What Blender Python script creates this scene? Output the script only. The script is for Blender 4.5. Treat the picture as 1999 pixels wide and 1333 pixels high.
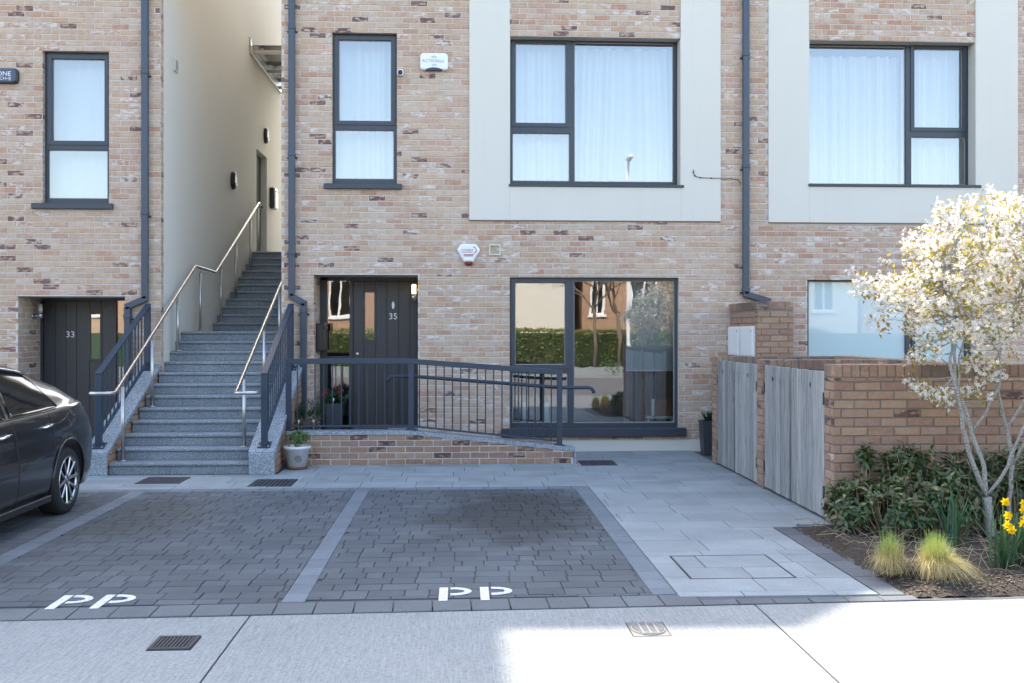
import bpy, math, random
from mathutils import Vector, Matrix
random.seed(7)
R = math.radians
for o in list(bpy.data.objects):
    bpy.data.objects.remove(o)
SC = bpy.context.scene
COL = SC.collection

# ---------------------------------------------------------------- camera
EYE, PSI = 1.67, math.atan(99.5 / 1944)
cam = bpy.data.cameras.new('camera')
cam.sensor_width, cam.lens, cam.shift_y = 36, 36 * 1944 / 1999, -18.5 / 1999
cam.clip_start, cam.clip_end = 0.05, 1500
camo = bpy.data.objects.new('camera', cam)
COL.objects.link(camo)
camo.location = (0, 0, EYE)
camo.rotation_euler = (R(90), 0, -PSI)
SC.camera = camo

# ---------------------------------------------------------------- sky, sun, exposure
SUN_EL, SUN_AZ = R(47), R(-15)          # the sun stands behind the houses (+Y), a little to the left
W = bpy.data.worlds.new('World')
SC.world = W
W.use_nodes = True
wn = W.node_tree.nodes
sky = wn.new('ShaderNodeTexSky')
sky.sky_type = 'NISHITA'
sky.sun_disc = False
sky.sun_elevation, sky.sun_rotation = SUN_EL, SUN_AZ
sky.air_density, sky.dust_density, sky.ozone_density = 1.0, 2.0, 0.25
W.node_tree.links.new(sky.outputs[0], wn['Background'].inputs[0])
wn['Background'].inputs[1].default_value = 0.15
sl = bpy.data.lights.new('sun', 'SUN')
sl.energy, sl.angle, sl.color = 2.05, R(0.65), (1.0, 0.94, 0.85)
so = bpy.data.objects.new('sun', sl)
COL.objects.link(so)
so.rotation_euler = Vector((-math.sin(SUN_AZ) * math.cos(SUN_EL), -math.cos(SUN_AZ) * math.cos(SUN_EL), -math.sin(SUN_EL))).to_track_quat('-Z', 'Y').to_euler()
so.location = (0, 30, 40)
vs = SC.view_settings
vs.view_transform, vs.look, vs.gamma, vs.use_curve_mapping = 'Standard', 'None', 1, False
vs.exposure = 2.36
vs.use_white_balance, vs.white_balance_temperature, vs.white_balance_tint = True, 7050, 10
SC.cycles.max_bounces = 8
SC.cycles.transparent_max_bounces = 12
SC.cycles.caustics_reflective = False
SC.cycles.caustics_refractive = False

# ---------------------------------------------------------------- materials
class NT:
    def __init__(s, name):
        s.m = bpy.data.materials.new(name)
        s.m.use_nodes = True
        s.t = s.m.node_tree
        s.b = s.t.nodes['Principled BSDF']
        s.out = s.t.nodes['Material Output']
    def n(s, typ, ins=None, **at):
        x = s.t.nodes.new('ShaderNode' + typ)
        for k, v in at.items():
            setattr(x, k, v)
        for k, v in (ins or {}).items():
            s.put(x.inputs[k], v)
        return x
    def put(s, sock, v):
        if isinstance(v, bpy.types.NodeSocket):
            s.t.links.new(v, sock)
        else:
            sock.default_value = v
    def pos(s):
        return s.n('NewGeometry').outputs['Position']
    def noise(s, scale, detail=3, vec=None, rough=.55):
        return s.n('TexNoise', {'Vector': vec if vec is not None else s.pos(), 'Scale': scale, 'Detail': detail, 'Roughness': rough}).outputs['Fac']
    def ramp(s, fac, stops, interp='LINEAR'):
        x = s.n('ValToRGB', {'Fac': fac})
        e = x.color_ramp
        e.interpolation = interp
        while len(e.elements) < len(stops):
            e.elements.new(.5)
        for el, (p, c) in zip(e.elements, stops):
            el.position = p
            el.color = (c, c, c, 1) if isinstance(c, (int, float)) else (*c, 1)
        return x.outputs['Color']
    def mix(s, f, a, b, mode='MIX'):
        x = s.n('Mix', data_type='RGBA', blend_type=mode)
        for i, v in ((0, f), (6, a), (7, b)):
            if not isinstance(v, bpy.types.NodeSocket) and i and len(v) == 3:
                v = (*v, 1)
            s.put(x.inputs[i], v)
        return x.outputs[2]
    def math(s, op, a, b=0.0):
        x = s.n('Math', operation=op)
        s.put(x.inputs[0], a)
        s.put(x.inputs[1], b)
        return x.outputs[0]
    def stretch(s, v):
        return s.n('VectorMath', {0: s.pos(), 1: v}, operation='MULTIPLY').outputs[0]
    def tone(s, k=0.0):
        a = s.n('Attribute', attribute_name='tone').outputs['Fac']
        return s.n('TexWhiteNoise', {'W': s.math('ADD', s.math('MULTIPLY', a, 913.7), k)}, noise_dimensions='1D').outputs['Value']
    def bump(s, h, dist=.002, strength=.6):
        s.t.links.new(s.n('Bump', {'Height': h, 'Distance': dist, 'Strength': strength}).outputs[0], s.b.inputs['Normal'])
    def end(s, col=None, rough=None, metal=None, **k):
        for key, v in (('Base Color', col), ('Roughness', rough), ('Metallic', metal)):
            if v is not None:
                s.put(s.b.inputs[key], (*v, 1) if isinstance(v, tuple) and len(v) == 3 else v)
        for key, v in k.items():
            s.put(s.b.inputs[key.replace('_', ' ')], v)
        return s.m

def sc(c, k):
    return tuple(x * k for x in c)

def plain(name, col, rough=.55, metal=0, var=.12, scale=6, bs=0, bd=.001, tone=0, **k):
    t = NT(name)
    c = t.mix(t.noise(scale, 4), sc(col, 1 - var), sc(col, 1 + var))
    if tone:
        c = t.mix(1.0, c, t.ramp(t.tone(), [(0, 1 - tone), (1, 1 + tone)]), 'MULTIPLY')
    if bs:
        t.bump(t.noise(bs, 3), bd)
    return t.end(c, rough, metal, **k)

def brick_mat(name, cols, dark, white, pd, pw, smear, wet=0):
    t = NT(name)
    r1, r2, r3 = t.tone(1.3), t.tone(7.7), t.tone(15.1)
    c = t.ramp(r1, [(i / (len(cols) - 1), x) for i, x in enumerate(cols)])
    c = t.mix(1.0, c, t.ramp(t.noise(.55, 4), [(.3, .93), (.7, 1.06)]), 'MULTIPLY')
    grain = t.noise(55, 5, rough=.7)
    c = t.mix(1.0, c, t.ramp(grain, [(.25, .80), (.75, 1.16)]), 'MULTIPLY')
    c = t.mix(t.math('MULTIPLY', t.ramp(t.noise(13, 4), [(.45, 0.0), (.72, 1.0)]), smear), c, white)
    md = t.math('MULTIPLY', t.math('GREATER_THAN', r2, 1 - pd), t.ramp(t.noise(1.0, 5, t.stretch((11, 11, 26))), [(.42, 0.0), (.52, 1.0)]))
    c = t.mix(md, c, dark)
    mw = t.math('MULTIPLY', t.math('GREATER_THAN', r3, 1 - pw), t.ramp(t.noise(1.0, 5, t.stretch((10, 10, 24))), [(.48, 0.0), (.58, 1.0)]))
    c = t.mix(mw, c, white)
    if wet:
        c = t.mix(t.math('MULTIPLY', t.ramp(t.noise(2.3, 5), [(.42, 0.0), (.62, 1.0)]), wet), c, (.10, .085, .075))
    t.bump(t.math('ADD', grain, t.noise(160, 2)), .0035, .8)
    return t.end(c, .88)

def granite(name, base, tonev=.05, contrast=1.0, scale=170, rough=.75):
    t = NT(name)
    v = t.n('TexVoronoi', {'Vector': t.pos(), 'Scale': scale}).outputs['Color']
    g = t.n('SeparateColor', {0: v}).outputs[0]
    k = contrast
    c = t.mix(1.0, base, t.ramp(g, [(0, 1 - .62 * k), (.25, 1 - .25 * k), (.6, 1.0), (1, 1 + .55 * k)]), 'MULTIPLY')
    c = t.mix(1.0, c, t.ramp(t.noise(2.4, 5), [(.3, .86), (.7, 1.1)]), 'MULTIPLY')
    c = t.mix(1.0, c, t.ramp(t.tone(), [(0, 1 - tonev), (1, 1 + tonev)]), 'MULTIPLY')
    t.bump(t.noise(140, 2), .0012, .5)
    return t.end(c, rough)

M = {}
M['brick'] = brick_mat('buff_brick', [(.53, .385, .272), (.51, .345, .23), (.55, .415, .307), (.48, .30, .196), (.53, .37, .256), (.45, .24, .158), (.51, .365, .262), (.56, .425, .325), (.47, .27, .183)],
                       (.150, .078, .070), (.65, .58, .53), .050, .14, .34)
M['brick2'] = brick_mat('orange_brick', [(.37, .235, .155), (.34, .20, .125), (.40, .26, .17), (.31, .175, .12), (.36, .225, .16), (.285, .155, .11)],
                        (.085, .042, .040), (.50, .42, .36), .06, .05, .18)
M['brick3'] = brick_mat('weathered_orange_brick', [(.37, .235, .155), (.34, .20, .125), (.40, .26, .17), (.31, .175, .12), (.36, .225, .16), (.285, .155, .11)],
                        (.085, .042, .040), (.50, .42, .36), .10, .06, .18, wet=.75)
M['mortar'] = plain('pale_mortar', (.58, .55, .505), .9, var=.16, scale=9, bs=120, bd=.002)
M['mortar2'] = plain('grey_mortar', (.20, .175, .15), .9, var=.2, scale=9, bs=120, bd=.002)
def cream():
    t = NT('cream_render')
    c = t.mix(t.noise(1.6, 4), (.635, .61, .54), (.675, .65, .58))
    c = t.mix(t.math('MULTIPLY', t.ramp(t.noise(1.0, 4, t.stretch((9, 9, .55))), [(.55, 0.0), (.85, 1.0)]), .16), c, (.50, .49, .43))
    t.bump(t.noise(240, 2), .0008)
    return t.end(c, .85)
M['render'] = cream()
def stained_render():
    t = NT('side_render')
    c = t.mix(t.noise(.8, 4), (.68, .665, .61), (.72, .705, .65))
    t.bump(t.noise(240, 2), .0008)
    return t.end(c, .85)
M['render2'] = stained_render()
M['anth'] = plain('anthracite_metal', (.034, .046, .062), .38, var=.06, scale=3)
M['door'] = plain('dark_door_paint', (.034, .037, .041), .42, var=.07, scale=3, bs=90, bd=.0003)
M['rail'] = plain('blue_grey_rail_paint', (.026, .044, .070), .42, var=.08, scale=6)
M['pipe'] = plain('blue_grey_pipe', (.042, .062, .090), .35, var=.10, scale=4)
M['steel'] = plain('stainless_steel', (.52, .51, .49), .36, 1, var=.05, scale=20)
M['galv'] = plain('aluminium_threshold', (.55, .57, .60), .35, 1, var=.08, scale=20)
M['granite'] = granite('grey_granite', (.222, .252, .274))
M['granite2'] = granite('pale_granite', (.30, .335, .365), scale=120)
M['slab'] = granite('pale_paving_slab', (.256, .288, .300), .12, .35, 260)
M['sett'] = granite('blue_grey_sett', (.152, .180, .206), .09, .35, 260)
M['kerbsett'] = granite('border_sett', (.118, .134, .146), .10, .4, 240)
M['darksett'] = granite('dark_bed_sett', (.105, .117, .132), .14, .4, 240)
M['white'] = plain('white_plastic', (.78, .79, .79), .35, var=.02)
M['offwhite'] = plain('cream_plastic', (.62, .60, .48), .45, var=.03)
M['black'] = plain('black_plastic', (.012, .013, .015), .35, var=.1)
M['navy'] = plain('navy_plastic', (.018, .025, .07), .3, var=.1)
M['slate'] = plain('slate_blue_plastic', (.055, .075, .115), .4, var=.05)
M['red'] = plain('red_plastic', (.16, .012, .015), .25, var=.1)
M['ink'] = plain('grey_lettering', (.30, .31, .40), .5, var=.02)
M['inkg'] = plain('green_lettering', (.25, .42, .34), .5, var=.02)
M['inkd'] = plain('dark_lettering', (.10, .10, .12), .5, var=.02)
M['inkr'] = plain('red_lettering', (.30, .03, .05), .5, var=.02)
M['paintw'] = None
M['soil'] = None
M['rubber'] = plain('black_rubber', (.015, .015, .016), .8, var=.2, scale=40)
M['iron'] = plain('cast_iron', (.055, .058, .064), .55, .3, var=.25, scale=30, bs=70, bd=.002)
M['irongrey'] = plain('pale_cover', (.34, .34, .33), .6, 0, var=.15, scale=30, bs=70, bd=.002)
M['cover'] = plain('worn_cover_metal', (.155, .155, .15), .6, .2, var=.2, scale=30, bs=70, bd=.002)
M['cover2'] = plain('worn_cover_ribs', (.24, .24, .235), .6, .2, var=.2, scale=30)
M['coir'] = plain('door_mat', (.020, .021, .024), .95, var=.3, scale=120, bs=300, bd=.003)
M['gap'] = plain('dark_joint', (.035, .034, .032), .95, var=.3, scale=40)
M['sand'] = plain('grey_joint', (.10, .10, .10), .95, var=.3, scale=30)
M['void'] = plain('dim_wall', (.34, .34, .34), .9, var=.05)
M['floor_in'] = plain('timber_floor', (.16, .11, .075), .5, var=.2, scale=9)

def paver_mat():
    t = NT('charcoal_paver')
    c = t.ramp(t.tone(2.1), [(0, (.070, .082, .093)), (.5, (.088, .100, .111)), (1, (.108, .121, .132))])
    c = t.mix(1.0, c, t.ramp(t.noise(320, 3), [(.3, .74), (.7, 1.24)]), 'MULTIPLY')
    c = t.mix(1.0, c, t.ramp(t.noise(1.1, 5), [(.32, .86), (.68, 1.15)]), 'MULTIPLY')
    # the oily stain left by a parked car in the empty bay, and moss in the next bay
    def spot(cx, cy, rx, ry):
        d = t.n('VectorMath', {0: t.n('VectorMath', {0: t.pos(), 1: (cx, cy, 0)}, operation='SUBTRACT').outputs[0], 1: (1 / rx, 1 / ry, 0)}, operation='MULTIPLY').outputs[0]
        ln = t.n('VectorMath', {0: d}, operation='LENGTH').outputs['Value']
        return t.ramp(t.math('ADD', ln, t.math('MULTIPLY', t.math('SUBTRACT', t.noise(2.2, 5), .5), 1.1)), [(.45, 1.0), (1.05, 0.0)])
    c = t.mix(t.math('MULTIPLY', spot(.50, 9.25, .98, 1.75), .80), c, (.030, .030, .030))
    c = t.mix(t.math('MULTIPLY', spot(-2.9, 9.2, .75, 1.3), .5), c, (.050, .052, .046))
    t.bump(t.noise(220, 3), .0012, .6)
    return t.end(c, .82)
M['paver'] = paver_mat()

def concrete_mat():
    t = NT('brushed_concrete')
    c = t.mix(t.noise(1.3, 6), (.228, .244, .243), (.300, .315, .311))
    br = t.noise(1.0, 3, t.stretch((95, 5, 1)))
    c = t.mix(1.0, c, t.ramp(br, [(.3, .82), (.7, 1.12)]), 'MULTIPLY')
    c = t.mix(1.0, c, t.ramp(t.noise(70, 4), [(.28, .72), (.5, 1.0), (.7, 1.10)]), 'MULTIPLY')
    c = t.mix(t.math('MULTIPLY', t.ramp(t.noise(46, 2), [(.64, 0.0), (.70, 1.0)]), .5), c, (.12, .12, .115))
    t.bump(t.math('ADD', br, t.math('MULTIPLY', t.noise(90, 3), .5)), .004, .8)
    return t.end(c, .85)
M['concrete'] = concrete_mat()

def asphalt_mat():
    t = NT('asphalt')
    c = t.mix(t.noise(180, 3), (.10, .095, .095), (.20, .19, .19))
    c = t.mix(1.0, c, t.ramp(t.noise(.5, 4), [(.3, .85), (.7, 1.15)]), 'MULTIPLY')
    return t.end(c, .85)
M['asphalt'] = asphalt_mat()

def soil_mat():
    t = NT('bark_soil')
    c = t.ramp(t.noise(45, 6, rough=.7), [(.25, (.020, .015, .011)), (.55, (.060, .045, .033)), (.78, (.13, .10, .075))])
    c = t.mix(1.0, c, t.ramp(t.noise(3, 3), [(.3, .8), (.7, 1.2)]), 'MULTIPLY')
    t.bump(t.noise(60, 5), .02, .9)
    return t.end(c, .95)
M['soil'] = soil_mat()

def worn_white():
    t = NT('worn_white_paint')
    c = t.mix(t.ramp(t.noise(120, 4), [(.36, 0.0), (.46, 1.0)]), (.26, .27, .28), (.70, .70, .69))
    return t.end(c, .7)
M['paintw'] = worn_white()

def wood_mat():
    t = NT('silvered_timber')
    g = t.noise(1.0, 5, t.stretch((60, 60, 3.2)), .65)
    c = t.ramp(g, [(.28, (.14, .14, .14)), (.45, (.265, .266, .264)), (.62, (.36, .36, .356)), (.8, (.44, .44, .43))])
    c = t.mix(1.0, c, t.ramp(t.tone(3.3), [(0, (.72, .71, .70)), (.5, (1, 1, 1)), (1, (1.18, 1.16, 1.12))]), 'MULTIPLY')
    kn = t.n('TexVoronoi', {'Vector': t.stretch((9, 9, 3.0)), 'Scale': 1.0}).outputs['Distance']
    c = t.mix(t.ramp(kn, [(.05, 1.0), (.13, 0.0)]), c, (.17, .155, .14))
    t.bump(g, .003, .7)
    return t.end(c, .85)
M['wood'] = wood_mat()

def glass_mat(name, add=.045, tint=(1, 1, 1), gain=2.2):
    t = NT(name)
    t.t.nodes.remove(t.b)
    fr = t.n('Fresnel', {'IOR': 1.5}).outputs[0]
    f = t.math('MINIMUM', t.math('ADD', t.math('MULTIPLY', fr, gain), add), 1.0)
    tr = t.n('BsdfTransparent', {'Color': (*tint, 1)})
    gl = t.n('BsdfGlossy', {'Color': (.95, .97, 1, 1), 'Roughness': 0.0})
    # panes are never quite flat: a slow ripple
    h = t.noise(1.7, 2, t.stretch((1, 1, .7)))
    t.t.links.new(t.n('Bump', {'Height': h, 'Distance': .0026, 'Strength': .35}).outputs[0], gl.inputs['Normal'])
    mx = t.n('MixShader', {0: f, 1: tr.outputs[0], 2: gl.outputs[0]})
    t.t.links.new(mx.outputs[0], t.out.inputs[0])
    return t.m
M['glass'] = glass_mat('window_glass', .135, (.90, .95, .95))
M['canopy_glass'] = glass_mat('canopy_glass', .02, (.86, .93, .86), 1.0)
def frosted():
    t = NT('frosted_window_film')
    c = t.mix(t.noise(.7, 2), (.46, .60, .62), (.52, .64, .655))
    return t.end(c, .6, 0, Coat_Weight=1.0, Coat_Roughness=.02, Coat_IOR=1.6)
M['frost'] = frosted()
def sheer():
    t = NT('sheer_curtain')
    a = t.n('BsdfDiffuse', {'Color': (.70, .735, .77, 1)})
    b = t.n('BsdfTranslucent', {'Color': (.70, .735, .77, 1)})
    mx = t.n('MixShader', {0: .25, 1: a.outputs[0], 2: b.outputs[0]})
    t.t.nodes.remove(t.b)
    t.t.links.new(mx.outputs[0], t.out.inputs[0])
    return t.m
M['sheer'] = sheer()
M['drape'] = plain('grey_drape', (.14, .13, .145), .9, var=.1)
M['blind'] = plain('roller_blind', (.34, .42, .46), .8, var=.03)
M['teal'] = plain('pale_teal_ceramic', (.45, .62, .62), .25, var=.05)
def leafy(name, cols, rough=.45, trans=.25, vary=0):
    t = NT(name)
    c = t.ramp(t.tone(4.4), [(i / max(1, len(cols) - 1), x) for i, x in enumerate(cols)])
    c = t.mix(1.0, c, t.ramp(t.noise(30, 2), [(.3, .85), (.7, 1.15)]), 'MULTIPLY')
    t.put(t.b.inputs['Base Color'], c)
    t.b.inputs['Roughness'].default_value = rough
    tr = t.n('BsdfTranslucent', {'Color': c})
    mx = t.n('MixShader', {0: trans, 1: t.b.outputs[0], 2: tr.outputs[0]})
    t.t.links.new(mx.outputs[0], t.out.inputs[0])
    return t.m
M['laurel'] = leafy('laurel_leaf', [(.030, .065, .020), (.050, .100, .028), (.036, .080, .024), (.075, .130, .035), (.055, .105, .035), (.20, .09, .055)], .36, .15)
M['petalw'] = leafy('white_blossom', [(.84, .80, .74), (.88, .86, .82), (.86, .77, .68)], .6, .45)
M['amleaf'] = leafy('bronze_young_leaf', [(.38, .30, .05), (.42, .36, .06), (.26, .28, .04), (.46, .26, .09), (.22, .27, .045)], .5, .55)
M['daff'] = leafy('yellow_petal', [(.85, .60, .01), (.88, .66, .02)], .5, .35)
M['strap'] = leafy('blue_green_strap_leaf', [(.05, .12, .05), (.07, .16, .06), (.06, .13, .08), (.10, .19, .06)], .45, .3)
M['bush'] = leafy('small_green_leaf', [(.06, .12, .03), (.10, .18, .05), (.16, .26, .09), (.12, .22, .06)], .5, .25)
M['bushd'] = leafy('deep_green_leaf', [(.025, .07, .02), (.04, .10, .025), (.03, .08, .03)], .5, .2)
M['hedge'] = leafy('hedge_leaf', [(.20, .24, .06), (.32, .34, .11), (.42, .42, .17), (.12, .16, .04)], .55, .25)
M['pink'] = leafy('pink_petal', [(.55, .05, .16), (.62, .10, .22)], .5, .3)
M['straw'] = plain('dry_stem', (.30, .23, .15), .8, var=.3, scale=30, tone=.3)
M['bark'] = None
def bark():
    t = NT('pale_lichen_bark')
    n = t.noise(1.0, 4, t.stretch((60, 60, 130)), .7)
    c = t.ramp(n, [(.30, (.09, .08, .07)), (.46, (.25, .24, .215)), (.60, (.42, .41, .37)), (.8, (.52, .51, .47))])
    t.bump(n, .004, .8)
    return t.end(c, .85)
M['bark'] = bark()
M['darkbark'] = plain('winter_twig', (.17, .135, .10), .85, var=.25, scale=8)
def tuft():
    t = NT('feather_grass')
    a = t.n('Attribute', attribute_name='tone').outputs['Fac']
    c = t.ramp(a, [(0, (.44, .31, .15)), (.30, (.68, .54, .28)), (.52, (.66, .56, .26)), (.60, (.40, .46, .12)), (1, (.28, .40, .10))])
    t.put(t.b.inputs['Base Color'], c)
    t.b.inputs['Roughness'].default_value = .55
    tr = t.n('BsdfTranslucent', {'Color': c})
    mx = t.n('MixShader', {0: .3, 1: t.b.outputs[0], 2: tr.outputs[0]})
    t.t.links.new(mx.outputs[0], t.out.inputs[0])
    return t.m
M['tuft'] = tuft()
M['chips'] = plain('bark_chip', (.15, .11, .08), .9, var=.3, scale=30, tone=.6)
M['paint'] = plain('dark_metallic_paint', (.013, .012, .0135), .30, .3, var=.04, Coat_Weight=.7, Coat_Roughness=.03)
M['carglass'] = plain('tinted_car_glass', (.006, .007, .008), .05, 0, var=.02, Specular_IOR_Level=.17)
M['chrome'] = plain('chrome', (.80, .81, .83), .12, 1, var=.01)
M['alloy'] = plain('alloy_rim', (.50, .51, .53), .25, 1, var=.03)
M['alloyd'] = plain('dark_rim_barrel', (.02, .02, .022), .5, .5, var=.05)
M['tail'] = plain('tail_lamp_lens', (.20, .008, .012), .08, 0, var=.05, Coat_Weight=1.0)
M['terra'] = plain('terracotta_saucer', (.16, .075, .05), .7, var=.1)
M['pot'] = plain('white_pot_glaze', (.70, .72, .73), .35, var=.03)
M['planter'] = plain('charcoal_planter', (.045, .053, .065), .5, var=.08)
def lit(name, col, s):
    t = NT(name)
    return t.end(col, .4, 0, Emission_Color=(1.0, .62, .28, 1), Emission_Strength=s)
M['lit'] = lit('lit_lamp_glass', (.8, .7, .5), 1.6)
M['unlit'] = plain('opal_lamp_glass', (.62, .62, .60), .3, var=.03)

# ---------------------------------------------------------------- geometry helpers
def V(*a):
    return Vector(a)
X_, Y_, Z_ = V(1, 0, 0), V(0, 1, 0), V(0, 0, 1)

def root_of(o):
    while o.parent:
        o = o.parent
    return o

def tag(o, label=None, cat=None, group=None, kind=None):
    for k, v in (('label', label), ('category', cat), ('group', group), ('kind', kind)):
        if v:
            o[k] = v
    return o

def thing(name, label, cat, loc=(0, 0, 0), group=None):
    o = bpy.data.objects.new(name, None)
    o.empty_display_size = .2
    COL.objects.link(o)
    o.location = loc
    return tag(o, label, cat, group)

_C = [(sx, sy, sz) for sz in (0, 1) for sy in (0, 1) for sx in (0, 1)]
def _cbox_faces():
    pts = []
    for s in _C:
        for k in range(3):
            pts.append([(2 * s[j] - 1) * (1 if j == k else .8) for j in range(3)])
    fs = []
    def put(f):
        a, b, c = (Vector(pts[i]) for i in f[:3])
        n = (b - a).cross(c - a)
        m = sum((Vector(pts[i]) for i in f), Vector()) / len(f)
        fs.append(tuple(f) if n.dot(m) > 0 else tuple(reversed(f)))
    for k in range(3):
        i, j = [a for a in range(3) if a != k]
        for side in (0, 1):
            ids = []
            for p, q in ((0, 0), (1, 0), (1, 1), (0, 1)):
                s = [0, 0, 0]
                s[k], s[i], s[j] = side, p, q
                ids.append((s[0] + 2 * s[1] + 4 * s[2]) * 3 + k)
            put(ids)
    for a in range(3):
        k, l = [b for b in range(3) if b != a]
        for p in (0, 1):
            for q in (0, 1):
                s = [0, 0, 0]
                s[k], s[l] = p, q
                s[a] = 0
                c1 = s[0] + 2 * s[1] + 4 * s[2]
                s[a] = 1
                c2 = s[0] + 2 * s[1] + 4 * s[2]
                put([c1 * 3 + k, c2 * 3 + k, c2 * 3 + l, c1 * 3 + l])
    for c in range(8):
        put([c * 3, c * 3 + 1, c * 3 + 2])
    return fs
_CF = _cbox_faces()
_BF = [(0, 2, 3, 1), (4, 5, 7, 6), (0, 1, 5, 4), (2, 6, 7, 3), (0, 4, 6, 2), (1, 3, 7, 5)]

class MB:
    """Collects shapes and links them as ONE mesh object."""
    def __init__(s):
        s.v, s.f, s.t, s.sm, s.mi, s.tone, s.smooth, s.m = [], [], [], [], [], .5, False, 0
    def add(s, vs, fs, smooth=None):
        b = len(s.v)
        s.v.extend(tuple(v) for v in vs)
        s.t.extend([s.tone] * (len(s.v) - b))
        for f in fs:
            s.f.append(tuple(i + b for i in f))
            s.sm.append(s.smooth if smooth is None else smooth)
            s.mi.append(s.m)
        return s
    def box(s, x0, x1, y0, y1, z0, z1, c=0):
        lo, hi = (x0, y0, z0), (x1, y1, z1)
        if c <= 0:
            return s.add([tuple((lo, hi)[q[k]][k] for k in range(3)) for q in _C], _BF, False)
        vs = []
        for q in _C:
            for k in range(3):
                vs.append(tuple((hi[j] - (0 if j == k else c)) if q[j] else (lo[j] + (0 if j == k else c)) for j in range(3)))
        return s.add(vs, _CF, False)
    def obox(s, o, U, Vv, N, lu, lv, ln, c=0):
        """a box of size lu x lv x ln centred on o along the three axes"""
        t = MB().box(-lu / 2, lu / 2, -lv / 2, lv / 2, -ln / 2, ln / 2, c)
        o, U, Vv, N = Vector(o), Vector(U), Vector(Vv), Vector(N)
        vs = [o + U * a + Vv * b + N * d for a, b, d in t.v]
        fs = t.f if U.cross(Vv).dot(N) > 0 else [tuple(reversed(f)) for f in t.f]
        return s.add(vs, fs, False)
    def bar(s, p0, p1, w, h, up=(0, 0, 1), c=0):
        p0, p1 = Vector(p0), Vector(p1)
        d = (p1 - p0)
        n = d.normalized()
        side = n.cross(Vector(up)).normalized()
        return s.obox((p0 + p1) / 2, n, side, side.cross(n), d.length, w, h, c)
    def tube(s, path, r, n=10, caps=True, closed=False):
        P = [Vector(p) for p in path]
        rs = r if isinstance(r, (list, tuple)) else [r] * len(P)
        m = len(P)
        T = []
        for i in range(m):
            a = P[(i - 1) % m] if (closed or i) else P[i]
            b = P[(i + 1) % m] if (closed or i < m - 1) else P[i]
            T.append((b - a).normalized())
        ref = Z_ if abs(T[0].z) < .9 else X_
        N = T[0].cross(ref).normalized()
        vs = []
        for i in range(m):
            N = (N - T[i] * N.dot(T[i])).normalized()
            B = T[i].cross(N)
            for k in range(n):
                a = 2 * math.pi * k / n
                vs.append(P[i] + (N * math.cos(a) + B * math.sin(a)) * rs[i])
        fs = []
        for i in range(m if closed else m - 1):
            for k in range(n):
                j = (i + 1) % m
                fs.append((i * n + k, i * n + (k + 1) % n, j * n + (k + 1) % n, j * n + k))
        s.add(vs, fs, True)
        if caps and not closed:
            b = len(s.v) - m * n
            for f in (tuple(b + k for k in reversed(range(n))), tuple(b + (m - 1) * n + k for k in range(n))):
                s.f.append(f)
                s.sm.append(False)
                s.mi.append(s.m)
        return s
    def lathe(s, prof, c, n=24, axis='z'):
        vs, fs = [], []
        for r, h in prof:
            for k in range(n):
                a = 2 * math.pi * k / n
                p = (r * math.cos(a), r * math.sin(a), h)
                if axis == 'x':
                    p = (h, r * math.cos(a), r * math.sin(a))
                elif axis == 'y':
                    p = (r * math.sin(a), h, r * math.cos(a))
                vs.append((c[0] + p[0], c[1] + p[1], c[2] + p[2]))
        for i in range(len(prof) - 1):
            for k in range(n):
                fs.append((i * n + k, i * n + (k + 1) % n, (i + 1) * n + (k + 1) % n, (i + 1) * n + k))
        s.add(vs, fs, True)
        b = len(s.v) - len(vs)
        for r_end, f in ((prof[0][0], tuple(b + k for k in reversed(range(n)))), (prof[-1][0], tuple(b + (len(prof) - 1) * n + k for k in range(n)))):
            if r_end > .02:              # open rings stay open
                continue
            s.f.append(f)
            s.sm.append(False)
            s.mi.append(s.m)
        return s
    def prism(s, poly, O, U, Vv, N, d, inset=0.0):
        """polygon (u, v) in the plane O,U,Vv pushed by d along N; inset bevels the far face"""
        O, U, Vv, N = Vector(O), Vector(U), Vector(Vv), Vector(N)
        n = len(poly)
        cx, cy = sum(p[0] for p in poly) / n, sum(p[1] for p in poly) / n
        rings = [[(p, 0) for p in poly]]
        if inset:
            rings.append([(p, d - inset) for p in poly])
            rings.append([((p[0] + (cx - p[0]) * inset * 2 / max(.001, math.hypot(p[0] - cx, p[1] - cy)), p[1] + (cy - p[1]) * inset * 2 / max(.001, math.hypot(p[0] - cx, p[1] - cy))), d) for p in poly])
        else:
            rings.append([(p, d) for p in poly])
        vs = [O + U * p[0] + Vv * p[1] + N * h for r in rings for p, h in r]
        fs = []
        for i in range(len(rings) - 1):
            for k in range(n):
                fs.append((i * n + k, i * n + (k + 1) % n, (i + 1) * n + (k + 1) % n, (i + 1) * n + k))
        fs.append(tuple(reversed(range(n))))
        fs.append(tuple((len(rings) - 1) * n + k for k in range(n)))
        return s.add(vs, fs, False)
    def build(s, name, mats, parent=None, kind=None, label=None):
        off = root_of(parent).location if parent else Vector()
        me = bpy.data.meshes.new(name)
        me.from_pydata([(a - off.x, b - off.y, c - off.z) for a, b, c in s.v], [], s.f)
        me.polygons.foreach_set('use_smooth', s.sm)
        for m in (mats if isinstance(mats, (list, tuple)) else [mats]):
            me.materials.append(M[m])
        if any(s.mi):
            me.polygons.foreach_set('material_index', s.mi)
        me.attributes.new('tone', 'FLOAT', 'POINT').data.foreach_set('value', s.t)
        o = bpy.data.objects.new(name, me)
        COL.objects.link(o)
        if parent:
            o.parent = parent
        if kind:
            o['kind'] = kind
        if label:
            o['label'] = label
        return o

def solid(name, mat, parent, x0, x1, y0, y1, z0, z1, c=.003, **k):
    return MB().box(x0, x1, y0, y1, z0, z1, c).build(name, mat, parent, **k)

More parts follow.
